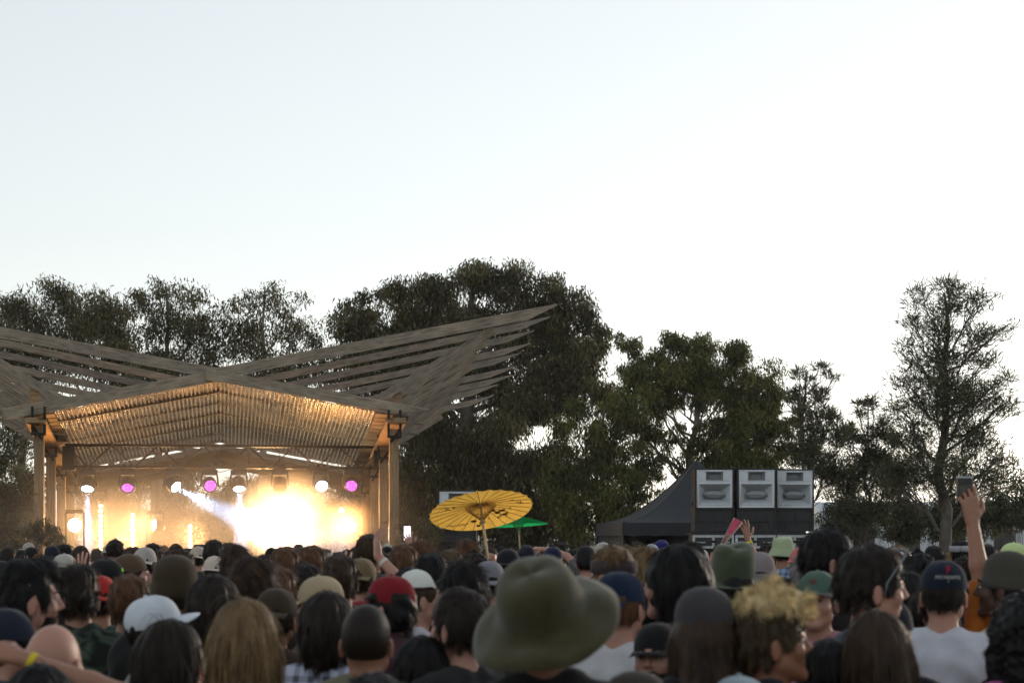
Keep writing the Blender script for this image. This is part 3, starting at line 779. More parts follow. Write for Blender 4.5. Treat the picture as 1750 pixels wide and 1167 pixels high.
# ------------------------------------------------------------------ ground
def ground():
    m = N('ground_mat'); v = m.coord()
    f = m.noise(.6, 6, v); g = m.noise(14, 4, v)
    c = m.ramp(f, [(.35, (.06,.052,.03)), (.5, (.10,.085,.05)), (.65, (.13,.105,.07))]); c = m.mix(.5, c, m.ramp(g, [(.3, (.04,.045,.02)), (.7, (.16,.13,.09))]))
    m.bsdf(Base__Color=c, Roughness=.95, Normal=m.bump(g, .6, .05))
    n = 60; xs = np.linspace(-1, 1, n); xs = np.sign(xs)*np.abs(xs)**2.2*700
    V = [(x, y+60, .0) for x in xs for y in xs]
    F = [(i*n+j, (i+1)*n+j, (i+1)*n+j+1, i*n+j+1) for i in range(n-1) for j in range(n-1)]
    o = mk('ground', raw_mesh('ground', V, F, [m.mat])); tag(o, 'trampled dry grass field under the crowd', kind='structure')
ground()

# ------------------------------------------------------------------ wooden pavilion
V0 = 36.0; SP = 1.1; DROP = .125
pav = stage_empty('pavilion', 0, 0); tag(pav, 'open timber pavilion with crossing beams and butterfly roof over the stage', 'pavilion')
def pt(px, py, V=V0, dv=0): u, z = uz(px, py, V); return Vector((u, V+dv, z))
def beam(name, a, b, w=.055, h=.19, point=None, mat='oldwood'):
    """timber along a->b with a pointed end at b (cut from below)"""
    a = Vector(a); b = Vector(b); mid = (a+b)/2; d = b-a; L = d.length
    mb = MB()
    x1 = L/2; tip = .62 if point else 0
    # profile in x,z ; local frame x along beam
    prof = [(-x1, -h/2), (x1-tip, -h/2)] + ([(x1, h*.36), (x1, h/2)] if point else [(x1, -h/2), (x1, h/2)]) + [(-x1, h/2)]
    if point == 'both':
        prof = [(-x1, h*.36), (-x1+tip, -h/2), (x1-tip, -h/2), (x1, h*.36), (x1, h/2), (-x1, h/2)]
    n = len(prof); k = mb.v(*[(x, -w/2, z) for x, z in prof], *[(x, w/2, z) for x, z in prof])
    mb.face([k+i for i in range(n)]); mb.face([k+n+i for i in range(n)][::-1])
    for i in range(n): mb.face((k+i, k+n+i, k+n+(i+1)%n, k+(i+1)%n))
    o = mb.build(name, M[mat], pav, bevel=.006)
    dn = d.normalized(); yy = Vector((0, 1, 0)); yy = (yy-dn*yy.dot(dn)).normalized(); zz = dn.cross(yy)
    o.matrix_local = Matrix((( dn.x, yy.x, zz.x, mid.x), (dn.y, yy.y, zz.y, mid.y), (dn.z, yy.z, zz.z, mid.z), (0,0,0,1)))
    return o
AX = pt(375, 647)
NF = 9
rg = random.Random(5)
for k in range(NF):
    v = V0+SP*k; dz = -DROP*SP*k
    def q(px, py, off=0): 
        u, z = uz(px, py, V0); return Vector((u, v+off, z+dz))
    j = lambda s: rg.uniform(-s, s)
    # right wing: low left end -> high right tip ; left wing mirrored
    lowL, tipR = q(8, 712), q(955, 525); lowR, tipL = q(732, 712), q(-205, 525)
    ap = q(375, 640)
    if k == 0:
        beam('rafter', q(6, 708), ap+Vector((.25,0,.03)), point=None, h=.205)
        beam('rafter', ap+Vector((-.2,-.075,-.02)), q(953, 529, -.075), point='end', h=.205)
        beam('rafter', ap+Vector((-.25,-.01-.07,.0)), q(732, 708, -.08), point='end', h=.205)
        beam('rafter', ap+Vector((.2,.07,-.02)), q(-205, 529, .07), point='end', h=.205)
    else:
        s = 1 - .004*k
        t0 = .04*k
        beam('rafter', ap+(tipR-ap)*(-.02)+Vector((0,-.03,-.05)), tipR+Vector((j(.12),-.03,j(.03))), point='end', h=.135)
        beam('rafter', ap+(tipL-ap)*(-.02)+Vector((0,.03,-.05)), tipL+Vector((j(.12),.03,j(.03))), point='end', h=.135)
        beam('rafter', ap+Vector((0,.09,-.05)), lowR+Vector((j(.05),.09,0)), point='end', h=.135)
        beam('rafter', ap+Vector((0,-.09,-.05)), lowL+Vector((j(.05),-.09,0)), point='end', h=.135)
    # slanting braces
    beam('brace', q(628, 694, .13), q(846, 563, .13), h=.17 if k == 0 else .115)
    beam('brace', q(122, 694, .13), q(-96, 563, .13), h=.17 if k == 0 else .115)
    if k % 2 == 0 and k < 6:
        for px in (57, 680):
            beam('strut', q(px, 722, .19), q(px, 655 if px > 300 else 662, .19), w=.06, h=.17, mat='postwood')
# eave boards seen between ceiling edge and posts
def ruled(name, a0, a1, b0, b1, n, gap, mat, th=.02):
    """n boards running from line a0-a1 to line b0-b1"""
    for i in range(n):
        t0 = i/n+gap/2/n; t1 = (i+1)/n-gap/2/n
        P = [a0.lerp(a1, t0), a0.lerp(a1, t1), b0.lerp(b1, t1), b0.lerp(b1, t0)]
        mb = MB(); mb.hexa([p-Vector((0,0,th)) for p in P], P); mb.build(name, M[mat], pav)
def qd(px, py, v):      # front-frame pixel pushed back along the slope of the roof
    u, z = uz(px, py, V0); return Vector((u, v, z-DROP*(v-V0)))
VC = 42.6
for (e, o_) in ((643, 700), (92, 40)):
    ruled('eave_board', qd(e, 703, V0+.1), qd(e, 703, V0+SP*8), qd(o_, 708, V0+.1), qd(o_, 708, V0+SP*8), 22, .16, 'board')
# corrugated ceiling: two sheets, ridges running front to back
def corr(name, pL, pR, v0, v1):
    uL, zL = uz(*pL, V0); uR, zR = uz(*pR, V0)
    n = 460; m = 14; per = .078
    U = np.linspace(uL, uR, n); Vv = np.linspace(v0, v1, m)
    z0 = zL+(zR-zL)*(U-uL)/(uR-uL)
    sag = -.0*np.sin(np.pi*(U-uL)/(uR-uL))
    wv = .013*np.sin(2*np.pi*U/per)
    P = np.stack(np.broadcast_arrays(U[:,None], Vv[None,:], (z0+sag+wv)[:,None]-DROP*(Vv-V0)[None,:]+.012*np.sin(Vv*1.9+1)[None,:]), -1).reshape(-1, 3)
    top = P+np.array((0,0,.004)); N0 = len(P)
    idx = np.arange(n*m).reshape(n, m); a = idx[:-1,:-1].ravel(); b = idx[1:,:-1].ravel(); c = idx[1:,1:].ravel(); d = idx[:-1,1:].ravel()
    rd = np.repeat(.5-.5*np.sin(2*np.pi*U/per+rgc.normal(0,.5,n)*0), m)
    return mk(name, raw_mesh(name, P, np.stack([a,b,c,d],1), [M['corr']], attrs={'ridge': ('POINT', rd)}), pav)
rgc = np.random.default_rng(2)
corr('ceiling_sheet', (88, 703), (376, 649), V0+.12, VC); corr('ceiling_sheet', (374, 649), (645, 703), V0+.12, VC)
# screws / purlins above the sheet
for v in np.arange(V0+.9, VC, 1.3):
    for a, b in (((92, 689), (375, 636)), ((641, 689), (375, 636))):
        beam('batten', qd(*a, v), qd(*b, v), w=.09, h=.045, mat='board')
# rear roof of boards beyond the ceiling sheet, lower
for a, b, c, d in (((90, 716), (375, 664), 1, 1), ((643, 716), (375, 664), 1, 1)):
    a0 = qd(*a, VC+.1); b0 = qd(*b, VC+.1); a1 = qd(*a, V0+SP*8.2); b1 = qd(*b, V0+SP*8.2)
    ruled('roof_board', a0, a1, b0, b1, 9, .06, 'board')
# purlins on the posts, posts, steel shoes
for px in (682, 56):
    a = qd(px, 722, V0-.25); b = qd(px, 722, V0+SP*8+.3)
    beam('purlin', a, b, w=.10, h=.22, mat='postwood')
    beam('purlin', a+Vector((.16 if px < 300 else -.16,0,-.02)), b+Vector((.16 if px < 300 else -.16,0,-.02)), w=.06, h=.2, mat='postwood')
posts = []
for px in (673, 67):
    for i, v in enumerate((V0, V0+2.4, V0+4.8, V0+7.2)):
        u, _ = uz(px, 760, V0); zt = qd(682, 722, v).z-.13
        mb = MB(); mb.box((u-.088, v-.088, 0), (u+.088, v+.088, zt)); mb.build('post', M['postwood'], pav, bevel=.008)
        sgn = 1 if px > 300 else -1
        mb = MB()
        for du in (-.11, .11):
            mb.box((u+du-.022, v-.15, zt-.12), (u+du+.022, v-.10, zt+.36)); 
        mb.box((u-.132, v-.15, zt-.17), (u+.132, v-.10, zt-.122))
        mb.tube([(u+.11*sgn*-1*-1, v-.115, zt+.02), (u-.06*sgn, v-.115, zt-.24)], .022, 6)
        mb.build('post_bracket', M['steel'], pav)
# ------------------------------------------------------------------ stage deck and back drop
deck = stage_empty('stage_deck', 0, 39.6); tag(deck, 'low black stage platform between the timber posts', 'stage')
mb = MB(); mb.box((-3.1, -2.2, .22), (2.95, 3.9, .30)); mb.build('platform', M['black'], deck, bevel=.01)
mb = MB(); mb.box((-3.08, -2.17, 0), (2.93, -2.13, .218)); mb.build('skirt', M['black'], deck)

# ------------------------------------------------------------------ lighting truss
VT = 39.0
tr = stage_empty('lighting_truss', 0, 0); tag(tr, 'long horizontal metal lighting truss under the pavilion ceiling', 'truss')
uL, zb = uz(112, 797, VT); uR, zt = uz(655, 764, VT)
ch = MB()
for (z, dv) in ((zb, -.14), (zb, .14), (zt, -.14), (zt, .14)):
    ch.tube([(uL, VT+dv, z), (uR, VT+dv, z)], .024, 10)
ch.build('chord', M['truss'], tr, smooth=True)
lc = MB(); nseg = 14; w = (uR-uL)/nseg
for i in range(nseg):
    x0 = uL+i*w; x1 = x0+w
    for dv in (-.14, .14):
        lc.tube([(x0, VT+dv, zb if i%2 else zt), (x1, VT+dv, zt if i%2 else zb)], .012, 6)
    lc.tube([(x0, VT-.14, zb), (x0, VT+.14, zb)], .010, 6); lc.tube([(x0, VT-.14, zt), (x0, VT+.14, zt)], .010, 6)
lc.build('lacing', M['truss'], tr, smooth=True)
cb = MB()
for i in range(9):
    x0 = uL+.4+i*.62; p = [(x0, VT-.16, zb+.02), (x0+.15, VT-.17, zb-.06-.05*(i%3)), (x0+.35, VT-.17, zb-.05), (x0+.55, VT-.16, zb+.03)]
    cb.tube(p, .008, 5)
    p = [(x0, VT-.16, zt), (x0+.1, VT-.18, zt-.12), (x0+.12, VT-.17, zb)]
    cb.tube(p, .006, 5)
cb.build('cable', M['black'], tr)
for s, px in ((-1, 118), (1, 648)):
    u, z = uz(px, 780, VT); mb = MB(); mb.box((u-.12, VT-.2, z-.28), (u+.12, VT+.2, z+.2)); mb.build('corner_block', M['steel'], tr, bevel=.01)

# ------------------------------------------------------------------ lamps
def lamp_spot(name, parent, loc, direction, energy, col, angle, blend=.5, radius=.08):
    l = bpy.data.lights.new(name, 'SPOT'); l.energy = energy; l.color = col; l.spot_size = R(angle); l.spot_blend = blend; l.shadow_soft_size = radius
    o = bpy.data.objects.new(name, l); COL.objects.link(o); o.parent = parent; o.location = loc
    o.rotation_euler = Vector(direction).to_track_quat('-Z', 'Y').to_euler(); return o
E_ = dict(white=mat_emit('lens_white', (.75,.9,1), 9), magenta=None, warm=mat_emit('lens_warm', (1,.72,.36), 45), led=mat_emit('led_warm', (1,.70,.36), 10), pix=mat_emit('led_pixel', (1,.66,.30), 9))
def mat_led_lens():
    m = N('lens_magenta'); v = m.coord()
    vo = m.n('ShaderNodeTexVoronoi', Scale=34.0); m.t.links.new(v, vo.inputs['Vector'])
    c = m.ramp(vo.outputs['Distance'], [(.2, (1,.22,.85)), (.45, (.35,.03,.26))])
    e = m.n('ShaderNodeEmission', Color=c, Strength=1.1); m.t.links.new(e.outputs[0], m.out.inputs[0]); return m.mat
E_['magenta'] = mat_led_lens()
E_['off'] = mat_plain('lens_off', (.08,.07,.06), .1, bump=0)
def moving_head(px, kind, tilt, turn, label):
    """box on the truss, two yoke arms, round head with a lens"""
    u, z = uz(px, 799, VT-.05)
    r = stage_empty('moving_head_light', u, VT-.02, z)
    tag(r, label, 'stage light', 'moving head lights hanging from the truss')
    P = M['plasticblack']
    mb = MB(); mb.box((-.165, -.10, -.15), (.165, .10, -.045)); mb.box((-.13,-.09,-.045), (.13,.09,-.02)); mb.build('base_box', P, r, bevel=.012)
    mb = MB()
    for x in (-.06, .06): mb.box((x-.02, -.03, -.02), (x+.02, .03, .06)); mb.tube([(x, -.05, .03), (x, .05, .03)], .045, 12)
    mb.build('clamp', M['truss'], r)
    mb = MB()
    for s in (-1, 1): mb.hexa([(s*.175-.018,-.05,-.38), (s*.175+.018,-.05,-.38), (s*.175+.018,.05,-.38), (s*.175-.018,.05,-.38)], [(s*.155-.02,-.08,-.148), (s*.155+.02,-.08,-.148), (s*.155+.02,.08,-.148), (s*.155-.02,.08,-.148)])
    mb.box((-.15,-.045,-.1495),(.15,.045,-.140)) ; mb.build('yoke', P, r, bevel=.01)
    hd = MB(); hd.lathe([(.001,.17), (.07,.165), (.115,.12), (.14,.03), (.145,-.10), (.137,-.125), (.118,-.128), (.116,-.10)], 28, axis='z')
    h = hd.build('lamp_head', P, r, smooth=True, loc=(0,0,-.33))
    fins = MB()
    for i in range(5): fins.lathe([(.138-.012*i+.001,.05+.02*i), (.146-.012*i,.055+.02*i), (.137-.012*i,.06+.02*i)], 24)
    fins.build('cooling_fin', P, h)
    ln = MB(); ln.lathe([(.001,-.108), (.06,-.115), (.116,-.104)], 28)
    ln.build('lens', E_[kind], h, smooth=True)
    # local -Z of the head looks out of the lens
    d = Vector((math.sin(turn)*math.sin(tilt), -math.cos(turn)*math.sin(tilt), -math.cos(tilt)))
    h.rotation_euler = d.to_track_quat('-Z', 'Y').to_euler()
    return r, h, d
hd_spec = [(150, 'white', .62, -.1, 'moving head light with a white lens, first on the truss beside the left posts', 1),
           (218, 'magenta', .85, .0, 'magenta lit moving head light, second from the left on the truss', 0),
           (295, 'white', 1.05, .75, 'moving head light throwing a pale blue beam down to the right', 2),
           (358, 'magenta', 1.25, .15, 'magenta lit moving head light hanging under the middle of the roof', 0),
           (408, 'white', .55, .1, 'moving head light shining white straight down beside the central magenta one', 1),
           (478, 'off', .7, .0, 'unlit moving head light directly above the bright glare', 0),
           (549, 'white', 1.15, .1, 'round white moving head light facing out, second from the right', 0),
           (601, 'magenta', 1.2, -.1, 'magenta lit moving head light beside the right posts', 0)]
for px, kind, tilt, turn, lab, beamk in hd_spec:
    r, h, d = moving_head(px, kind, tilt, turn, lab)
    if beamk == 1 or px == 408: lamp_spot('beam_lamp', r, Vector((0,0,-.33))+d*.16, (.02, -.25, -1), BEAM*.6, (.42,.58,1), 18, .7, .05)
    if beamk == 2: lamp_spot('beam_lamp', r, Vector((0,0,-.33))+d*.16, (1.0, -.30, -.50), BEAM, (.35,.58,1), 24, .8, .05)

def round_lamp(r, name, c, rad, mat, facing=(0,-1,0), depth=.2):
    h = MB(); h.lathe([(.001,depth), (rad*.75,depth), (rad*1.05,depth*.6), (rad*1.12,0), (rad*1.12,-.03), (rad*1.0,-.032), (rad*.99,.0)], 26, axis='z')
    o = h.build(name, M['plasticblack'], r, smooth=True, loc=c); o.rotation_euler = Vector(facing).to_track_quat('-Z', 'Y').to_euler()
    l = MB(); l.lathe([(.001,-.012), (rad*.6,-.006), (rad*.99,.006)], 26); l.build('lens', mat, o, smooth=True); return o
# lamp on its stand by the left posts
def stand_lamp(px, py, V, rad, label, facing, energy, ang=110, lens='warm', w=.17, top=.25):
    u, z = uz(px, py, V); r = stage_empty('floor_lamp_stand', u, V); tag(r, label, 'stage lamp')
    fr = MB()
    for s in (-1, 1): fr.tube([(s*w,0,.3), (s*w,0,z+top)], .018, 8)
    fr.tube([(-w,0,z+top), (w,0,z+top)], .022, 8)
    for q in np.arange(.6, z-.2, .45): fr.tube([(-w,0,q), (w,0,q)], .01, 6)
    fr.box((-w-.05,-.12,.3), (w+.05,.12,.33)); fr.box((-w,-.06,z+top), (w,.06,z+top+.05)); fr.build('stand', M['truss'], r)
    o = round_lamp(r, 'lamp_head', (0,-.05,z), rad, E_[lens], facing)
    f = Vector(facing).normalized()
    if energy: lamp_spot('lamp_light', r, Vector((0,-.05,z))+f*.08, Vector(facing)+Vector((0,0,.45 if ang > 150 else 0)), energy, (1,.48,.14), ang, .9, .06)
    return r
stand_lamp(128, 897, 37.6, .125, 'single warm round lamp on a stand by the left posts', (.15,-1,0), GLOW*.32, 178)
stand_lamp(265, 897, 40.5, .12, 'warm lamp on a slim stand throwing its beam to the left', (-.9,-.45,.12), GLOW*.15, 60)
# small lamp bars: vertical pixel strips
def strip(px, y0, y1, V, label):
    u, zt_ = uz(px, y0, V); _, zb_ = uz(px, y1, V); r = stage_empty('led_strip', u, V); tag(r, label, 'light strip', 'upright strips of warm stage lights')
    mb = MB(); mb.box((-.045, 0, .30), (.045, .05, zt_+.06)); mb.build('housing', M['plasticblack'], r, bevel=.006)
    mb = MB(); z = zt_
    while z > zb_-.35:
        mb.lathe([(.001,-.022), (.022,-.016), (.036,-.002)], 12, (0,0,z), axis='y'); z -= .105
    mb.build('led_row', E_['pix'], r, smooth=True)
    l = bpy.data.lights.new('strip_light', 'AREA'); l.shape = 'RECTANGLE'; l.size = .07; l.size_y = zt_-zb_; l.energy = GLOW*.04; l.color = (1,.52,.20)
    o = bpy.data.objects.new('strip_light', l); COL.objects.link(o); o.parent = r; o.location = (0,-.06,(zt_+zb_)/2); o.rotation_euler = Vector((0,-1,0)).to_track_quat('-Z', 'Y').to_euler()
strip(172, 864, 935, 41.2, 'tallest and leftmost of the vertical strips of warm dots')
strip(227, 880, 935, 41.2, 'middle vertical strip of warm dots, left of the slim lamp stand')
strip(325, 899, 935, 41.2, 'shortest vertical strip of warm dots beside the performer')
# the blinder wall: two banks of round lamps
def blinder(px, py, V, nx, ny, pit, label, energy, fac=(0,-1,.0)):
    u, z = uz(px, py, V); r = stage_empty('blinder_lamp', u, V); tag(r, label, 'stage lamp')
    W2, H2 = nx*pit/2, ny*pit/2
    mb = MB(); mb.box((-W2-.03,.0,z-H2-.03), (W2+.03,.14,z+H2+.03)); mb.build('housing', M['plasticblack'], r, bevel=.01)
    st = MB()
    for s in (-1, 1): st.box((s*(W2+.05)-.015,.03,.3), (s*(W2+.05)+.015,.09,z+H2)); 
    st.build('stand', M['truss'], r)
    for i in range(nx):
        for k in range(ny):
            l = MB(); l.lathe([(.001,-.03), (pit*.25,-.022), (pit*.43,-.003)], 18, ((i-(nx-1)/2)*pit,0,z+(k-(ny-1)/2)*pit), axis='y'); l.build('bulb', E_['warm'], r, smooth=True)
    if energy:
        lamp_spot('blinder_light', r, (0,-.12,z), fac, energy, (1,.38,.07), 130, 1, .3)
    return r
blinder(487, 893, 40.2, 4, 3, .27, 'dazzling bank of warm blinder lamps at the centre of the stage', GLOW*1.0, (.02,-1,.12))
blinder(592, 900, 38.6, 2, 1, .20, 'pair of glaring warm lamps right of the main glare', GLOW*.40, (-.1,-1,.5))
stand_lamp(583, 872, 41.5, .05, 'tiny warm lamp on a pole above the right glare', (.1,-1,0), 0, w=.04, top=.08)
def rebase(root, off):
    """move the empty of a thing to where it stands, leaving its parts in place"""
    off = Vector(off)
    for c in root.children:
        c.location = c.location - off
    root.location = root.location + Matrix.Rotation(root.rotation_euler.z, 3, 'Z') @ off
rebase(pav, (.2, 40, 0)); rebase(tr, (0, VT, zb))

# ------------------------------------------------------------------ loudspeakers
def frustum_in(mb, x0, x1, z0, z1, y, tx0, tx1, tz0, tz1, ty):
    """four sloping walls from an opening to a throat"""
    a = mb.v((x0,y,z0),(x1,y,z0),(x1,y,z1),(x0,y,z1)); b = mb.v((tx0,ty,tz0),(tx1,ty,tz0),(tx1,ty,tz1),(tx0,ty,tz1))
    for i in range(4): mb.face((a+i, a+(i+1)%4, b+(i+1)%4, b+i))
    mb.face((b,b+1,b+2,b+3))
def cabinet(px, Y, ztop, label, yaw=0, group=None, w=.70, h=1.12, d=.75):
    r = empty('loudspeaker', ((px-CX)/FPX*Y, Y, ztop-h), yaw); tag(r, label, 'loudspeaker', group)
    B = M['blackwood']; w2 = w/2; hz = h-.70   # horn module occupies the top 0.7
    mb = MB()
    mb.box((-w2,.04,0), (w2,d,hz-.004)); mb.box((-w2+.02,.33,hz-.003), (w2-.02,d,h-.02)); mb.box((-w2,.04,hz-.003), (-w2+.018,d,h)); mb.box((w2-.018,.04,hz-.003), (w2,d,h)); mb.box((-w2+.0185,.04,h-.018), (w2-.0185,d,h)); mb.build('cabinet', B, r)
    mb = MB(); t = .022
    mb.box((-w2,-.0,0),(-w2+t,.038,h)); mb.box((w2-t,.0,0),(w2,.038,h)); mb.box((-w2+t+.001,.0,h-t),(w2-t-.001,.038,h)); mb.box((-w2+t+.001,.0,0),(w2-t-.001,.038,t)); mb.box((-w2+t+.001,0,.17),(w2-t-.001,.036,.19)); mb.box((-w2+t+.001,0,.375),(w2-t-.001,.036,.395))
    mb.build('trim', B, r, bevel=.004)
    # grey moulded front with two openings
    g = MB(); a = w2-.035; zb_, zt_ = hz+.0, h-.03
    ox, oz0, oz1 = a-.035, zb_+.05, zb_+.425; sx0, sx1, sz0, sz1 = -.155, .155, zb_+.475, zb_+.645
    y0, y1 = -.018, .0
    g.box((-a,y0,zb_),(a,y1,oz0)); g.box((-a,y0,oz0+.0005),(-ox,y1,oz1)); g.box((ox,y0,oz0+.0005),(a,y1,oz1)); g.box((-a,y0,oz1+.0005),(a,y1,sz0))
    g.box((-a,y0,sz0+.0005),(sx0,y1,sz1)); g.box((sx1,y0,sz0+.0005),(a,y1,sz1)); g.box((-a,y0,sz1+.0005),(a,y1,zt_))
    g.build('horn_plate', M['greyhorn'], r, bevel=.005)
    rim = MB()
    for (x0,x1,z0,z1) in ((-ox,ox,oz0,oz1),(sx0,sx1,sz0,sz1),(-a+.006,a-.006,zb_+.006,zt_-.006)):
        rim.tube([(x0,y0,z0),(x1,y0,z0),(x1,y0,z1),(x0,y0,z1),(x0,y0,z0)], .009, 8)
    rim.build('horn_rim', M['greyhorn'], r, smooth=True)
    f = MB(); frustum_in(f, -ox, ox, oz0, oz1, -.016, -.11, .11, oz0+.155, oz1-.155, .26); o = f.build('large_horn', M['hornwall'], r)
    f = MB(); frustum_in(f, sx0, sx1, sz0, sz1, -.016, -.09, .09, sz0+.05, sz1-.05, .16); f.build('small_horn', M['hornthroat_shade'], r)
    b = MB(); zc = (oz0+oz1)/2
    k = b.v((-.20,.05,zc),(.20,.05,zc),(-.09,.09,zc+.065),(.09,.09,zc+.065),(-.09,.09,zc-.065),(.09,.09,zc-.065),(-.16,.02,zc),(.16,.02,zc),(-.16,.22,zc+.05),(.16,.22,zc+.05),(-.16,.22,zc-.05),(.16,.22,zc-.05))
    for q in ((6,7,3,2),(6,2,0),(7,1,3),(6,4,5,7),(6,0,4),(7,5,1),(2,3,9,8),(4,10,11,5),(0,2,8),(0,10,4),(0,8,10),(1,9,3),(1,5,11),(1,11,9),(8,9,11,10)): b.face([k+i for i in q])
    b.build('phase_plug', M['hornthroat_shade'], r, bevel=.004)
    c = MB()
    for x in (-.18, .02, .2): c.tube([(x,-.01,.02),(x+.03,-.03,.12),(x-.03,-.02,.24),(x-.01,-.03,.30)], .006, 5)
    c.build('cable', M['black'], r)
    hn = MB(); hn.box((-w2-.02,.3,h*.4),(-w2-.002,.45,h*.47)); hn.box((w2+.002,.3,h*.4),(w2+.02,.45,h*.47)); hn.build('handle', M['steel'], r, bevel=.004)
    return r
M['hornwall'] = mat_plain('horn_wall', (.50,.53,.56), .5, var=.08, bump=.05)
M['hornthroat_shade'] = mat_plain('horn_throat_shade', (.30,.32,.34), .5, var=.1, bump=.05)  # horn grey darkened, shade of the recess put into the colour
YS = 34.0; zS = CAMZ+(HY-800)*YS/FPX
for px, dy, lab in ((1221, 0, 'left grey-fronted horn loudspeaker of the three on the right, beside the black tent'), (1293, 0, 'middle grey-fronted horn loudspeaker of the row of three'), (1358, .30, 'right-hand grey-fronted horn loudspeaker of the three, set slightly back')):
    cabinet(px, YS+dy, zS-.0, lab, 0, 'horn loudspeakers in a row of three')
cabinet(781, 34.6, CAMZ+(HY-837)*34.6/FPX, 'single grey-fronted horn loudspeaker half hidden by the orange parasol')
def bass_bin(px, Y, z0, z1, label, w=.72, group='black bass bins under the loudspeakers'):
    r = empty('bass_bin', ((px-CX)/FPX*Y, Y, z0)); tag(r, label, 'loudspeaker', group); h = z1-z0
    mb = MB(); mb.box((-w/2,.0,0),(w/2,.72,h)); mb.build('cabinet', M['blackwood'], r, bevel=.012)
    mb = MB(); n = 5
    for i in range(n): mb.box((-w/2+.06,-.012,h*.12+i*h*.16),(w/2-.06,-.001,h*.12+i*h*.16+.03))
    mb.build('grille', M['steel'], r)
for i, px in enumerate((1221, 1293, 1362)):
    bass_bin(px, YS+.1, .0, .78, 'lower black bass bin, hidden behind the crowd, '+('left','middle','right')[i]+' column of the right stack')
    bass_bin(px, YS+.1, .784, 1.56, 'upper black bass bin under the metal-edged cases, '+('left','middle','right')[i]+' column of the right stack')
bass_bin(781, 34.65, 0, .76, 'lower black bass bin under the single loudspeaker'); bass_bin(781, 34.65, .764, CAMZ+(HY-837)*34.6/FPX-1.125, 'black bass bin directly under the single loudspeaker')
def road_case(px0, px1, Y, z0, z1, label):
    x0, x1 = (px0-CX)/FPX*Y, (px1-CX)/FPX*Y; r = empty('road_case', ((x0+x1)/2, Y, z0)); tag(r, label, 'road case', 'metal edged road cases under the loudspeakers')
    w = (x1-x0)/2; h = z1-z0; d = .8
    mb = MB(); mb.box((-w,.0,0),(w,d,h)); mb.build('case', M['black'], r)
    mb = MB(); t = .045
    for z in (0, h-t): mb.box((-w-.006,-.008,z),(w+.006,-.001,z+t)); 
    for x in (-w-.006, -t/2, w-t+.006): mb.box((x,-.010,t+.001),(x+t,-.002,h-t-.001))
    mb.build('edging', M['silver'], r, bevel=.003)
    mb = MB(); mb.box((-.05,-.03,h*.42),(.05,-.011,h*.6)); mb.build('latch', M['steel'], r, bevel=.003)
    for s in (-.6, .6):
        mb = MB(); mb.tube([(s*w-.07,-.012,h*.5),(s*w-.07,-.04,h*.45),(s*w+.07,-.04,h*.45),(s*w+.07,-.012,h*.5)], .008, 6); mb.build('handle', M['silver'], r)
zc1 = zS-1.125
road_case(1184, 1254, YS-.02, zc1-.30, zc1-.06, 'left metal-edged black road case below the row of three loudspeakers')
road_case(1257, 1325, YS-.02, zc1-.30, zc1-.06, 'middle metal-edged black road case below the row of three loudspeakers')
road_case(1328, 1388, YS-.02, zc1-.30, zc1-.06, 'right metal-edged black road case below the row of three loudspeakers')
pl = empty('plank', ((1286-CX)/FPX*YS, YS, zc1-.055)); tag(pl, 'dark board laid across the road cases under the loudspeakers', 'board')
mb = MB(); mb.box((-1.08,-.05,0),(1.08,1.05,.035)); mb.build('board', M['black'], pl, bevel=.004)
mb = MB(); rg = random.Random(3)
for i in range(9):
    x = -1+.22*i+rg.uniform(-.05,.05); mb.tube([(x,-.04,.045),(x+.1,-.03,.07),(x+.2,-.05,.045)], .012, 6)
mb.build('cable', M['black'], pl)

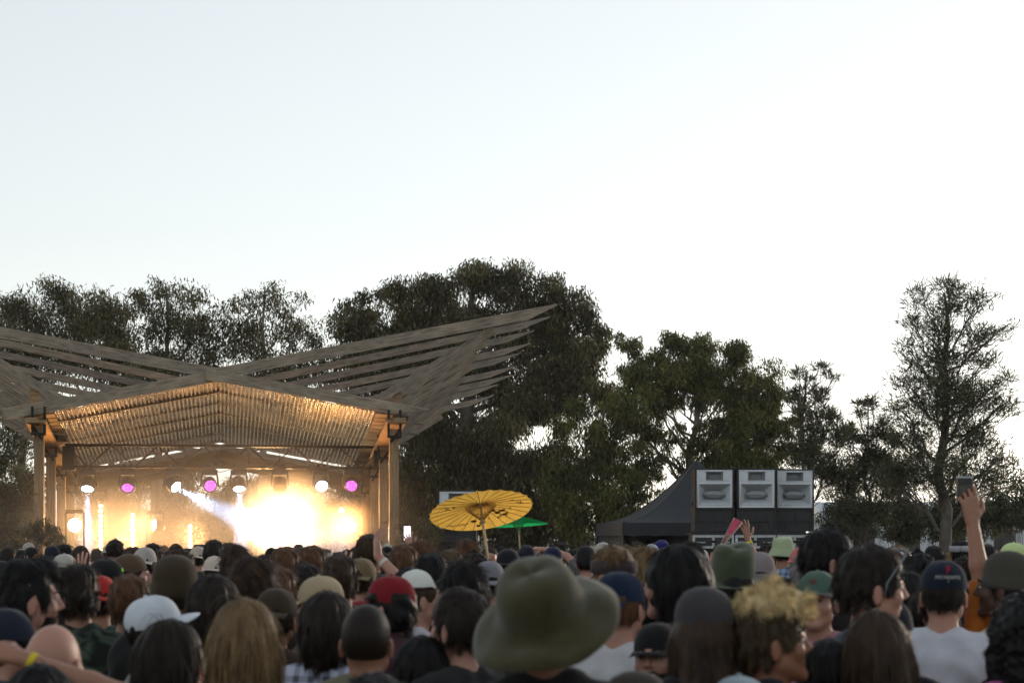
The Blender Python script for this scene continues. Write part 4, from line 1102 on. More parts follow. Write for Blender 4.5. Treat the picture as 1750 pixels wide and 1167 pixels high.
# ------------------------------------------------------------------ black tent
def tent():
    FL, BL, FR = Vector((2.10,36.3,0)), Vector((1.78,40.2,0)), Vector((5.62,36.6,0)); BR = FR+(BL-FL)
    ze = CAMZ+.25; zp = CAMZ+(HY-788)*38.4/FPX; c = (FL+BL+FR+BR)/4
    r = empty('black_tent', (c.x, c.y, 0)); tag(r, 'black peaked tent with a sweeping concave roof, left of the loudspeakers', 'tent')
    cs = [FL-c, FR-c, BR-c, BL-c]
    n = 14
    for s in range(4):
        a, b = cs[s], cs[(s+1)%4]; mb = MB(); rows = []
        for i in range(n+1):
            t = i/n; z = ze+(zp-ze)*(t**1.85); row = []
            for j in range(n+1):
                p = a.lerp(b, j/n)*(1-t*.985); sag = -.10*math.sin(math.pi*j/n)*(1-t)**.7*math.sin(math.pi*min(1,t*1.2+.15))
                row.append((p.x, p.y, z+sag))
            rows.append(mb.v(*row))
        for i in range(n):
            for j in range(n): mb.face((rows[i]+j, rows[i]+j+1, rows[i+1]+j+1, rows[i+1]+j))
        mb.build('roof_panel', M['tent'], r, smooth=True)
        sm = MB(); sm.tube([tuple(a*(1-t*.985)+Vector((0,0,ze+(zp-ze)*(t**1.85)+.004))) for t in [i/16 for i in range(17)]], .011, 6); sm.build('seam', M['black'], r, smooth=True)
        va = MB(); k = 16; q = va.v(*[(a.lerp(b,j/k).x*1.003, a.lerp(b,j/k).y*1.003, ze) for j in range(k+1)]); q2 = va.v(*[(a.lerp(b,j/k).x*1.006, a.lerp(b,j/k).y*1.006, ze-.24-.02*(j%2)) for j in range(k+1)])
        for j in range(k): va.face((q+j,q+j+1,q2+j+1,q2+j))
        o = va.build('valance', M['tent'], r); so = o.modifiers.new('s','SOLIDIFY'); so.thickness = .006
        lg = MB(); lg.tube([(a.x*.985,a.y*.985,0),(a.x*.985,a.y*.985,ze-.01)], .025, 8); lg.build('leg', M['steel'], r)
    # side walls: left drape, black back
    def wall(a, b, amp, nm):
        mb = MB(); k = 60; q = mb.v(*[tuple(a.lerp(b,j/k)*.98+Vector((0,0,ze-.02))) for j in range(k+1)]); q2 = mb.v(*[tuple(a.lerp(b,j/k)*(.99+amp*math.sin(j*.9))+Vector((0,0,.02))) for j in range(k+1)])
        for j in range(k): mb.face((q+j,q+j+1,q2+j+1,q2+j))
        o = mb.build(nm, M['tent'], r, smooth=True); so = o.modifiers.new('s','SOLIDIFY'); so.thickness = .006
    wall(cs[3], cs[0], .015, 'side_curtain'); wall(cs[2], cs[3], .01, 'back_curtain')
tent()

# ------------------------------------------------------------------ parasols
def mat_paper(name, col):
    m = N(name); v = m.coord(); f = m.noise(9, 4, v); c = m.mix(1, C4(*col), m.ramp(f, [(.3,(.82,.82,.8)),(.7,(1.08,1.05,1.05))]), 'MULTIPLY')
    d = m.n('ShaderNodeBsdfDiffuse', Color=c); t = m.n('ShaderNodeBsdfTranslucent', Color=c); a = m.n('ShaderNodeMixShader', Fac=.8)
    m.t.links.new(d.outputs[0], a.inputs[1]); m.t.links.new(t.outputs[0], a.inputs[2]); m.t.links.new(a.outputs[0], m.out.inputs[0]); return m.mat
M['paper_orange'] = mat_paper('orange_paper', (.97,.55,.09)); M['paper_green'] = mat_paper('green_paper', (.03,.62,.17)); M['ink'] = mat_plain('dark_red_ink', (.09,.012,.01), .7)
M['rib_orange'] = mat_plain('orange_rib', (.35,.17,.05), .6); M['rib_green'] = mat_plain('green_rib', (.08,.25,.10), .6)
def parasol(c, axis_, rad, nr, paper, rib, label, pole_len, prints=False, cone=.13):
    ax = Vector(axis_).normalized(); r = empty('parasol', c); tag(r, label, 'parasol')
    x = ax.cross(Vector((0,1,0))).normalized(); y = ax.cross(x)
    P = lambda rr, t, h: x*(rr*math.cos(t))+y*(rr*math.sin(t))+ax*h
    hgt = lambda s: cone*rad*2*(1-s**1.25)*.5
    mb = MB(); m = 6; rows = []; sub = 4; n = nr*sub
    for i in range(m+1):
        s = i/m; row = []
        for j in range(n):
            t = 2*math.pi*j/n; u = (j % sub)/sub; sc = 1-.022*math.sin(math.pi*u)*s**3; dp = -.006*math.sin(math.pi*u)*s
            row.append(P(rad*s*sc, t, hgt(s)+dp))
        rows.append(mb.v(*row))
    for i in range(m):
        for j in range(n): mb.face((rows[i]+j, rows[i]+(j+1)%n, rows[i+1]+(j+1)%n, rows[i+1]+j))
    o = mb.build('canopy', M[paper], r, smooth=True)
    rb = MB(); st = MB(); hub2 = -.088*rad/.42
    for j in range(nr):
        t = 2*math.pi*j/nr
        rb.tube([P(rad*s*1.0, t, hgt(s)-.005) for s in (.03,.3,.55,.8,1.012)], .0026, 4)
        st.tube([P(.012, t, hub2), P(rad*.30, t, hgt(.30)-.010)], .0022, 4)
        st.tube([P(rad*.17, t, (hub2+hgt(.3))*.5), P(rad*.30, t+math.pi/nr*2, hgt(.30)-.012)], .0014, 3); st.tube([P(rad*.17, t, (hub2+hgt(.3))*.5), P(rad*.30, t-math.pi/nr*2, hgt(.30)-.012)], .0014, 3)
    rb.build('rib', M[rib], r); st.build('stretcher', M[rib], r)
    pl = MB(); pl.tube([ax*(hgt(0)+.035), ax*hub2, ax*-.3, ax*-pole_len], [.009,.011,.011,.0115], 10); pl.tube([ax*(hub2-.02), ax*(hub2+.025)], .020, 12); pl.tube([ax*(hgt(0)-.03), ax*(hgt(0)+.012)], .020, 12); pl.build('pole', M['bamboo'], r, smooth=True)
    if prints:
        ik = MB(); rg = random.Random(9)
        def blot(rr, t, sz, k=5):
            sz *= 1.35
            c0 = P(rr, t, hgt(rr/rad)-.0085)
            for q in range(k):
                a = 2*math.pi*q/k+rg.random(); cc = c0+(x*math.cos(a)+y*math.sin(a))*sz*.55
                ik.face([ik.v(cc+(x*math.cos(b)*sz*.5*(1+.3*math.sin(3*b))+y*math.sin(b)*sz*.5)) for b in [2*math.pi*w/9 for w in range(9)]])
        def twig(rr, t, L, a):
            c0 = P(rr, t, hgt(rr/rad)-.0085); d = x*math.cos(a)+y*math.sin(a); e = x*-math.sin(a)+y*math.cos(a)
            for q in range(4): 
                p = c0+d*L*q/4; w = .0042; k = ik.v(p-e*w, p+d*L/4+e*.006*(-1)**q-e*w, p+d*L/4+e*.006*(-1)**q+e*w, p+e*w); ik.face([k,k+1,k+2,k+3])
                f = p+e*.014*(-1)**q; k = ik.v(f-d*.013, f+e*.007, f+d*.013, f-e*.007); ik.face([k,k+1,k+2,k+3])
        for (u_, v_, s_) in prints:
            t = math.atan2(v_, u_); rr = math.hypot(u_, v_)*rad
            if s_ > 0: blot(rr, t, s_)
            else: twig(rr, t, -s_, t+1.2)
        o = ik.build('flower_print', M['ink'], r)
        so = o.modifiers.new('s','SOLIDIFY'); so.thickness = .0008
    return r
# near side raised, so the underside shows
tz, ty = R(21), R(8)
axo = Vector((-math.sin(ty), math.sin(tz)*math.cos(ty), math.cos(tz)*math.cos(ty)))
PR = [(.30,-.38,.021),(.40,-.30,.021),(.22,-.28,.019),(.44,-.46,.018),(.50,-.36,-.09),(.38,-.48,-.08),(-.02,-.72,.021),(-.18,-.60,.020),(-.10,-.80,.017),(-.30,-.66,-.09),(-.55,-.62,-.07),(.12,-.58,.008),(.56,-.20,.008),(-.62,.15,-.08),(-.5,.22,.010),(.72,.12,-.07),(.62,.2,.009)]
# x of the canopy frame points left of the photo; mirror the prints
_x = axo.cross(Vector((0,1,0))).normalized(); _y = axo.cross(_x)
def to_frame(u, v): return (u if _x.x > 0 else -u, (-v if _y.y < 0 else v))
parasol(at(822,872,15.5), axo, .425, 28, 'paper_orange', 'rib_orange', 'orange paper parasol with dark red blossom prints, held up over the crowd', .60, [(*to_frame(u, -v), s) for u, v, s in [(a, b, c) for a, b, c in PR]])
parasol(at(886,897,27.5), Vector((-.06,.05,1)), .43, 26, 'paper_green', 'rib_green', 'green paper parasol, smaller and farther off behind the orange one', .62, cone=.30)

# ------------------------------------------------------------------ vegetation
def mat_leaf(name, dark, light, trans=.35):
    m = N(name); sh = m.attr('shade'); tc = m.attr('tone')
    c = m.ramp(sh, [(0, dark), (.6, tuple((a+b)/2 for a, b in zip(dark, light))), (1, light)])
    c = m.mix(1, c, m.ramp(tc, [(0, (.4,.42,.4)), (1, (1.5,1.45,1.25))]), 'MULTIPLY')
    d = m.n('ShaderNodeBsdfPrincipled', Base__Color=c, Roughness=.5, Specular__IOR__Level=.3); t = m.n('ShaderNodeBsdfTranslucent', Color=c); a = m.n('ShaderNodeMixShader', Fac=trans)
    m.t.links.new(d.outputs[0], a.inputs[1]); m.t.links.new(t.outputs[0], a.inputs[2]); m.t.links.new(a.outputs[0], m.out.inputs[0]); return m.mat
M['leaf_gum'] = mat_leaf('gum_leaf', (.040,.042,.020), (.18,.168,.08)); M['leaf_green'] = mat_leaf('green_leaf', (.050,.058,.016), (.22,.225,.07))
M['leaf_casu'] = mat_leaf('needle_leaf', (.034,.042,.022), (.15,.165,.085)); M['leaf_shrub'] = mat_leaf('shrub_leaf', (.03,.04,.02), (.12,.13,.07))
M['bark'] = mat_plain('bark', (.10,.085,.068), .9, var=.4, scale=5, bump=.6, bscale=25)
M['bark_pale'] = mat_plain('pale_bark', (.20,.17,.13), .85, var=.35, scale=4, bump=.5, bscale=20)

def leaves(centres, radii, counts, L, w, droop, rgn, up=0.0, flat=1.0):
    """leaf-sized quads spread through clumps"""
    idx = np.repeat(np.arange(len(centres)), counts); n = len(idx)
    off = np.clip(rgn.normal(0, .5, (n, 3)), -.95, .95); off[:, 2] *= flat
    P = centres[idx]+off*radii[idx][:,None]
    D = rgn.normal(0, .6, (n, 3)); D[:, 2] += -droop+up
    if up: D[:, :2] += (off/(np.linalg.norm(off,axis=1)[:,None]+1e-6))[:, :2]*.8
    D /= np.linalg.norm(D, axis=1)[:,None]
    S = np.cross(D, rgn.normal(0,1,(n,3))); S /= np.linalg.norm(S, axis=1)[:,None]+1e-6
    l = L*(.6+.8*rgn.random(n))[:,None]; ww = w*(.7+.6*rgn.random(n))[:,None]
    V = np.stack([P, P+D*l*.45+S*ww/2, P+D*l, P+D*l*.45-S*ww/2], 1).reshape(-1, 3)
    F = np.arange(4*n).reshape(n, 4)
    shade = np.repeat(rgn.random(n), 4); tone = np.repeat(rgn.random(len(centres))[idx], 4)
    return V, F, shade, tone

def plant(name, label, cat, D, base, blobs, dens, leaf, L, w, droop, seed, trunk_r=.16, bark='bark', up=0, sub=(.34,.55), group=None, lean=0, hole=.0, subk=1.0, trunktop=None, flat=.8, kf=140):
    """base: pixel column of the trunk; blobs: (px, py, rx, ry) in photo pixels at distance D"""
    rgn = np.random.default_rng(seed); s = D/FPX
    bx = (base-CX)*s; root = empty(name, (bx, D, 0)); tag(root, label, cat, group)
    Bc = [(np.array(((px-CX)*s-bx, rgn.uniform(-.6,.6)*rx*s*.6, CAMZ+(HY-py)*s)), np.array((rx*s, rx*s*.85, ry*s)), rx*ry) for px, py, rx, ry in blobs]
    C = []; Rr = []; K = []; own = []
    for bi, (c, r, a) in enumerate(Bc):
        k = max(5, int(a/kf*subk)); d = rgn.normal(0, 1, (k, 3)); d /= np.linalg.norm(d, axis=1)[:,None]
        rad = rgn.random(k)**.42*.92; p = c+d*r*rad[:,None]
        keep = p[:,2] > .15; p = p[keep]; k = len(p)
        rr = rgn.uniform(*sub, k)*min(1, max(.35, r[0]/.9)); C.append(p); Rr.append(rr)
        K.append(np.maximum(6, (a*math.pi*dens*LEAFK/max(k,1)*rgn.uniform(.5,1.5,k)*(rr/np.mean(sub))**1.5)).astype(int)); own += [bi]*k
    Cc = np.concatenate(C); Rr = np.concatenate(Rr); K = np.concatenate(K)
    V, F, sh, tn = leaves(Cc, Rr, K, L, w, droop, rgn, up, flat)
    mk('crown' if cat == 'tree' else 'foliage', raw_mesh('crown', V, F, [M[leaf]], False, {'shade': ('POINT', sh), 'tone': ('POINT', tn)}), root)
    # trunk and limbs
    mb = MB(); zs = [c[2] for c, _, _ in Bc]; top = max(zs) if trunktop is None else CAMZ+(HY-trunktop)*s
    main = []; n = 9; xc = np.average([c[0] for c, _, _ in Bc], weights=[a for _, _, a in Bc])
    for i in range(n+1):
        t = i/n; main.append(Vector((xc*.55*t**1.3+lean*math.sin(t*3)*.3+rgn.normal(0,.05)*(t>0), rgn.normal(0,.06), top*t)))
    if cat == 'tree':
        mb.tube(main, [trunk_r*(1.25 if i == 0 else 1-.85*i/n) for i in range(n+1)], 10)
        for bi, (c, r, a) in enumerate(Bc):
            tz_ = min(max(c[2]-r[2]*1.5-.6, top*.12), top*.92); i = tz_/top*n; i0 = int(i); st = main[min(i0,n)].lerp(main[min(i0+1,n)], i-i0)
            e = Vector(c); rt = trunk_r*(1-.85*i0/n)*.42; k = 6; pts = []
            for q in range(k+1):
                t = q/k; p = st.lerp(e, t); p.z += math.sin(math.pi*t)*-.12*(e-st).length*.5+rgn.normal(0,.04); p.x += rgn.normal(0,.05)*(0<q<k); pts.append(p)
            mb.tube(pts, [max(.012, rt*(1-.72*q/k)) for q in range(k+1)], 7)
            for j in [j for j, o in enumerate(own) if o == bi]:
                t = rgn.uniform(.35, 1); p = pts[int(t*k)]; g = Vector(Cc[j]); mid = p.lerp(g, .5)+Vector(rgn.normal(0,.06,3))+Vector((0,0,-.05))
                mb.tube([p, mid, g, g+Vector(rgn.normal(0,.15,3))], [max(.009, rt*.2), max(.007, rt*.13), .005, .002], 4, cap=False)
    else:
        for j in range(0, len(Cc), 3):
            g = Vector(Cc[j]); b = Vector((g.x*.5+rgn.normal(0,.08), g.y*.4, 0)); mb.tube([b, b.lerp(g,.5)+Vector(rgn.normal(0,.08,3)), g], [.012,.008,.003], 4, cap=False)
    mb.build('trunk' if cat == 'tree' else 'stem', M[bark], root, smooth=True)
    return root
G1 = 'gum trees behind the stage'
plant('gum_tree', 'thin grey-green gum tree at the far left edge behind the roof', 'tree', 56, 40, [(-40,560,60,60),(20,530,50,40),(88,508,48,34),(60,570,80,50),(135,535,50,40),(160,560,40,40),(10,610,80,50),(110,620,70,50),(20,690,60,40),(10,745,55,40),(-10,800,50,40)], .17, 'leaf_gum', .15, .035, 1.1, 11, .18)
plant('gum_tree', 'low dark gum tree in the dip between the two left crowns', 'tree', 55, 190, [(180,528,44,36),(215,535,34,30),(205,570,40,45),(160,600,60,50),(210,640,55,50)], .22, 'leaf_gum', .15, .035, 1.1, 12, .16)
plant('gum_tree', 'tallest gum tree of the left group, pointed top above the roof', 'tree', 52, 262, [(268,492,30,28),(245,520,34,36),(312,508,44,30),(255,570,42,48),(330,560,55,48),(300,625,70,48),(365,600,40,50),(362,540,30,40),(240,640,40,40),(330,690,60,40)], .16, 'leaf_gum', .14, .034, 1.1, 13, .17)
plant('gum_tree', 'round-topped airy gum tree right of the pointed one, above the apex of the roof', 'tree', 53, 440, [(400,520,34,28),(440,505,38,24),(490,530,40,32),(425,570,55,42),(500,580,42,48),(455,640,70,45),(525,620,34,45),(548,575,26,30),(575,610,26,36),(560,640,24,40),(400,650,50,40)], .17, 'leaf_gum', .14, .034, 1.1, 14, .17, 'bark_pale')
plant('gum_tree', 'huge dense dark gum tree rising behind the right wing of the roof', 'tree', 49, 800, [(605,530,34,34),(640,500,30,20),(620,580,55,55),(690,530,50,45),(745,490,50,32),(810,474,58,26),(870,490,52,34),(930,515,50,40),(985,545,44,46),(1025,590,34,48),(760,545,90,50),(870,560,90,55),(700,600,80,60),(960,610,80,55),(620,650,55,50),(800,640,100,55),(900,680,90,55),(700,690,70,50),(1000,660,55,50)], .36, 'leaf_gum', .14, .034, 1.3, 15, .34, sub=(.30,.5))
plant('gum_tree', 'dark drooping gum tree filling the shade behind the right posts', 'tree', 47, 735, [(700,730,55,50),(760,750,60,55),(720,810,60,55),(790,820,55,55),(700,870,55,45),(770,890,60,40),(840,760,60,60),(850,850,60,60),(925,790,60,60),(920,880,60,50)], .36, 'leaf_gum', .15, .030, 1.8, 16, .22, sub=(.32,.5))
plant('gum_tree', 'broad olive-green tree with a rounded crown behind the black tent', 'tree', 48, 1155, [(1095,600,36,28),(1140,592,38,24),(1195,588,44,22),(1250,612,40,32),(1215,640,50,36),(1300,700,50,40),(1190,690,34,26),(1240,740,50,36),(1120,690,36,30),(1090,650,50,40),(1170,635,60,34),(1240,660,60,40),(1300,655,44,40),(1335,700,38,45),(1140,680,40,28),(1195,800,40,40),(1135,745,22,20),(1210,770,40,34),(1070,710,50,45),(1068,590,26,26),(1140,640,50,30),(1110,735,34,40),(1170,740,30,20),(1290,720,60,45),(1230,720,34,30),(1350,760,34,50),(1270,780,60,45),(1330,820,40,45)], .40, 'leaf_green', .13, .032, 1.1, 17, .20, 'bark_pale', sub=(.28,.45), trunktop=640, lean=.5)
plant('gum_tree', 'leafy green tree in front of the big dark one, left of the black tent', 'tree', 46, 1020, [(985,730,50,45),(1040,760,50,50),(960,800,55,50),(1030,830,60,50),(1085,800,36,50),(970,870,60,45),(1100,835,30,40),(1112,790,26,44),(1135,765,18,22),(1060,880,50,36),(1110,860,34,40),(1070,700,44,36),(1110,780,26,30)], .34, 'leaf_green', .13, .032, 1.3, 18, .18, sub=(.28,.45))
plant('casuarina_tree', 'feathery young tree leaning right beside the broad olive-green crown', 'tree', 44, 1360, [(1372,640,24,20),(1400,632,22,14),(1425,650,20,12),(1360,670,26,26),(1395,672,30,18),(1372,710,30,30),(1405,715,34,26),(1385,760,40,34),(1430,745,34,26),(1370,810,34,36),(1420,800,44,36)], .40, 'leaf_casu', .16, .022, .1, 19, .10, up=.9, sub=(.18,.34), kf=70)
plant('casuarina_tree', 'tall feathery conifer-like tree with a visible straight trunk at the right', 'tree', 43, 1612, [(1619,489,36,23),(1580,509,32,26),(1667,516,36,31),(1624,524,41,28),(1559,549,25,26),(1601,563,46,31),(1659,576,41,28),(1703,572,32,15),(1727,555,18,11),(1556,598,29,28),(1607,615,55,33),(1680,618,39,20),(1712,646,29,18),(1546,648,34,31),(1594,662,57,33),(1669,673,50,31),(1727,687,25,18),(1539,707,39,31),(1620,704,69,33),(1696,702,41,23),(1561,751,50,33),(1658,753,57,33),(1715,775,34,23),(1601,805,69,39),(1686,812,57,33),(1539,811,52,39)], .18, 'leaf_casu', .17, .022, .1, 20, .17, up=.7, sub=(.22,.42), trunktop=500, kf=60)
plant('casuarina_tree', 'low spreading feathery tree between the tall one and the young one', 'tree', 45, 1480, [(1465,700,24,18),(1495,690,24,16),(1450,750,34,24),(1500,740,34,26),(1480,790,44,30),(1440,830,44,30),(1510,830,44,34),(1470,870,50,34),(1425,720,20,20),(1530,760,26,24),(1520,800,30,30)], .5, 'leaf_casu', .16, .022, .1, 21, .08, up=.8, sub=(.2,.36), kf=70)
plant('gum_tree', 'gum tree seen between the stage lights, left part of the opening', 'tree', 58, 235, [(150,830,50,40),(205,860,60,34),(240,815,50,34),(300,850,60,36),(330,812,40,24),(180,890,70,30),(290,893,70,28)], .24, 'leaf_gum', .15, .034, 1.1, 31, .17)
plant('gum_tree', 'gum tree seen between the stage lights, right part of the opening', 'tree', 58, 455, [(400,835,46,34),(380,880,60,34),(455,815,44,26),(470,870,70,36),(540,830,56,36),(560,880,70,34),(618,820,40,40),(630,875,40,40)], .24, 'leaf_gum', .15, .034, 1.1, 32, .17)
sh_ = [(30,840,55,50,2.0,'grey-blue shrub in the smoke left of the stage'),(20,900,60,40,1.6,'low dark shrub behind the left edge of the crowd'),(1445,890,50,40,1.5,'dark shrub just right of the loudspeakers'),(1535,880,50,45,1.5,'shrub in front of the pale distant building'),(1640,885,60,42,1.5,'dark bush at the foot of the tall feathery tree'),(1725,860,48,50,1.5,'large bush at the right edge of the photo'),(870,905,60,34,1.2,'dark bush behind the green parasol'),(985,905,50,34,1.2,'dark bush left of the black tent'),(735,905,40,30,1.2,'brown-tinged bush right of the stage posts'),(1100,905,60,30,1.2,'bush behind the open side of the tent'),(330,905,90,30,1.2,'low hedge seen through the smoke behind the stage'),(560,900,80,34,1.2,'bush behind the right half of the stage')]
for i, (px, py, rx, ry, z, lab) in enumerate(sh_):
    plant('shrub', lab, 'shrub', 50-i%3, px, [(px,py,rx,ry),(px+rx*.5,py+8,rx*.6,ry*.8),(px-rx*.5,py+12,rx*.6,ry*.7)], .38, 'leaf_casu' if px > 1400 else 'leaf_gum', .16, .03, .6, 40+i, sub=(.25,.4), kf=110)
plant('leafy_shrub', 'leafy shrub lit golden by the stage lamps at the foot of the left posts', 'shrub', 33.6, 72, [(50,915,26,22),(80,905,26,26),(98,925,20,20),(30,930,22,14),(60,890,14,10)], .40, 'leaf_shrub', .11, .03, 1.0, 60, sub=(.16,.26), kf=50)
plant('leafy_shrub', 'wispy grass-like shrub at the foot of the right posts', 'shrub', 34.2, 712, [(700,918,20,22),(722,912,22,26),(742,925,18,18)], .40, 'leaf_shrub', .15, .012, -.6, 61, sub=(.16,.26), up=.5, kf=50)
# far pale building behind the trees on the right
bd = empty('farm_building', ((1560-CX)/FPX*80, 80, 0)); tag(bd, 'pale low building glimpsed through the trees at the right', 'building')
mb = MB(); mb.box((-3.6,0,0),(5.5,5,2.55)); mb.build('wall', M['white'], bd)
mb = MB(); mb.hexa([(-3.8,-.2,2.552),(5.7,-.2,2.552),(5.7,5.2,2.552),(-3.8,5.2,2.552)], [(-3.8,2.2,3.3),(5.7,2.2,3.3),(5.7,2.8,3.3),(-3.8,2.8,3.3)]); mb.build('roof', M['silver'], bd)
for x in (-2.5,-.6,1.3,3.4):
    mb = MB(); mb.box((x,-.03,1.2),(x+.9,-.003,2.1)); mb.build('window', M['black'], bd)

# ------------------------------------------------------------------ air and smoke
def volume(name, me, loc, rz, dens, col, aniso, label, soft=None):
    m = bpy.data.materials.new(name+'_mat'); m.use_nodes = True; t = m.node_tree; t.nodes.clear()
    o = t.nodes.new('ShaderNodeOutputMaterial'); v = t.nodes.new('ShaderNodeVolumePrincipled')
    v.inputs['Color'].default_value = (*col, 1); v.inputs['Density'].default_value = dens; v.inputs['Anisotropy'].default_value = aniso
    if soft:
        tc = t.nodes.new('ShaderNodeTexCoord'); mp = t.nodes.new('ShaderNodeMapping'); mp.inputs['Scale'].default_value = [1/q for q in soft]
        g = t.nodes.new('ShaderNodeTexGradient'); g.gradient_type = 'SPHERICAL'; pw = t.nodes.new('ShaderNodeMath'); pw.operation = 'POWER'; pw.inputs[1].default_value = 1.35; ml = t.nodes.new('ShaderNodeMath'); ml.operation = 'MULTIPLY'; ml.inputs[1].default_value = dens
        t.links.new(tc.outputs['Object'], mp.inputs[0]); t.links.new(mp.outputs[0], g.inputs[0]); t.links.new(g.outputs['Fac'], pw.inputs[0]); t.links.new(pw.outputs[0], ml.inputs[0]); t.links.new(ml.outputs[0], v.inputs['Density'])
    t.links.new(v.outputs[0], o.inputs['Volume']); me.materials.append(m)
    ob = mk(name, me, None, loc, (0,0,rz)); tag(ob, label, 'smoke' if name != 'haze' else 'haze', kind='stuff'); return ob
if HAZE > 0:
    b = MB().box((-75,-12,-1), (75,110,16)); me = bpy.data.meshes.new('haze'); me.from_pydata([tuple(v) for v in b.V], [], b.F)
    volume('haze', me, (0,0,0), 0, HAZE, (.9,.92,.95), .3, 'thin evening haze over the whole field')
if SMOKE > 0:
    b = MB(); prof = [(max(1e-3, math.sin(a)), -math.cos(a)) for a in np.linspace(0, math.pi, 17)]; b.lathe(prof, 32)
    me = bpy.data.meshes.new('smoke'); me.from_pydata([(v[0]*4.9, v[1]*10, v[2]*2.7) for v in b.V], [], b.F)
    p = STG @ Vector((-.3, 35.5, 0)); volume('stage_smoke', me, (p.x, p.y, 1.5), STG_RZ, SMOKE*2.6, (.95,.93,.9), .45, 'warm lit smoke drifting under the pavilion roof', (4.9,10,2.7))

    for (px, py, V, rr, dn, lab) in ((487, 885, 39.0, (1.3,2.0,1.1), .50, 'dense smoke added round the central blinder lamps to widen their glow'), (592, 898, 38.0, (.65,1.2,.6), .5, 'small puff of smoke added to spread the glare of the right-hand lamps'), (235, 905, 40.0, (2.6,2.2,1.35), .22, 'low peach-coloured smoke between the upright light strips')):  # first two are added to build a glow round the lamps
        b = MB(); prof = [(max(1e-3, math.sin(a)), -math.cos(a)) for a in np.linspace(0, math.pi, 17)]; b.lathe(prof, 32)
        me = bpy.data.meshes.new('smoke'); me.from_pydata([(v[0]*rr[0], v[1]*rr[1], v[2]*rr[2]) for v in b.V], [], b.F)
        u, z = uz(px, py, V); p = STG @ Vector((u, V, 0)); volume('smoke_puff', me, (p.x, p.y, z), STG_RZ, dn, (.97,.93,.88), .5, lab, rr)
# ------------------------------------------------------------------ the crowd
build_common(); cap_meshes(); hat_meshes()
STY = {'bald': (.156, 1.75), 'buzz': (.165, 1.757), 'short': (.178, 1.768), 'quiff': (.172, 1.783), 'shag': (.21, 1.775), 'bob': (.205, 1.775), 'long': (.205, 1.772),
       'curly': (.225, 1.79), 'blondmop': (.205, 1.81), 'afro': (.265, 1.82), 'longcurly': (.25, 1.79)}
HST = {'cap': (.180, 1.768), 'beanie': (.195, 1.783), 'bucket': (.285, 1.768), 'fedora': (.300, 1.807), 'widefelt': (.385, 1.785)}
SKIN = {'p': (.40,.22,.16), 'm': (.30,.155,.10), 't': (.23,.105,.060), 'd': (.065,.030,.019), 'r': (.44,.21,.165)}
HC = {'k': (.006,.005,.005), 'd': (.016,.010,.007), 'b': (.040,.022,.012), 'l': (.095,.058,.030), 'y': (.42,.28,.11), 'o': (.16,.10,.045), 'g': (.18,.17,.16), 'n': (.10,.045,.02)}
POSES = {}
_o = dict
POSES['down'] = pose()
POSES['phone'] = pose(R=_o(e=(.20,.07,1.70), w=(.170,.11,1.975), d=(-.10,.10,1), n=(-.15,1,.05), curl=[.35,.6,.75,.85], spread=.05, thumb=.35))
POSES['wave'] = pose(R=_o(e=(.27,.08,1.58), w=(.22,.13,1.84), d=(-.1,.1,1), n=(0,1,.1), curl=.16, spread=.16, thumb=.0))
POSES['wavelow'] = pose(R=_o(e=(.27,.12,1.42), w=(.22,.18,1.66), d=(-.1,.1,1), n=(0,1,.1), curl=.22, spread=.16, thumb=.0))
POSES['waveL'] = pose(L=_o(e=(-.02,.20,1.64), w=(-.20,.28,1.83), d=(-.12,.1,1), n=(.92,.38,0), curl=.30, spread=.02, thumb=.3))
POSES['fist'] = pose(L=_o(e=(-.36,.10,1.62), w=(-.60,.16,1.69), d=(-1,.1,.08), n=(0,.3,-1), curl=1.5, spread=0, thumb=1.1))
POSES['fan'] = pose(R=_o(e=(.26,.10,1.62), w=(.17,.15,1.87), d=(-.18,.1,1), n=(-.3,1,0), curl=.18, spread=.16, thumb=.0), L=_o(e=(-.26,.14,1.40), w=(-.17,.22,1.64), d=(.35,.2,.9), n=(.8,.6,0), curl=1.15, spread=0, thumb=.9))
POSES['hold'] = pose(R=_o(e=(.26,.10,1.33), w=(.225,.26,1.55), d=(.05,.25,.95), n=(-.95,.2,.1), curl=1.2, spread=0, thumb=.9))
POSES['mouth'] = pose(L=_o(e=(-.17,.30,1.33), w=(-.06,.26,1.52), d=(.30,-.15,.9), n=(.5,-.8,0), curl=1.3, spread=0, thumb=.9))
POSES['across'] = pose(R=_o(e=(.20,.20,1.66), w=(-.13,.25,1.775), d=(-1,.1,.25), n=(0,.6,-.8), curl=.5, spread=.05, thumb=.3))
GRP = {}
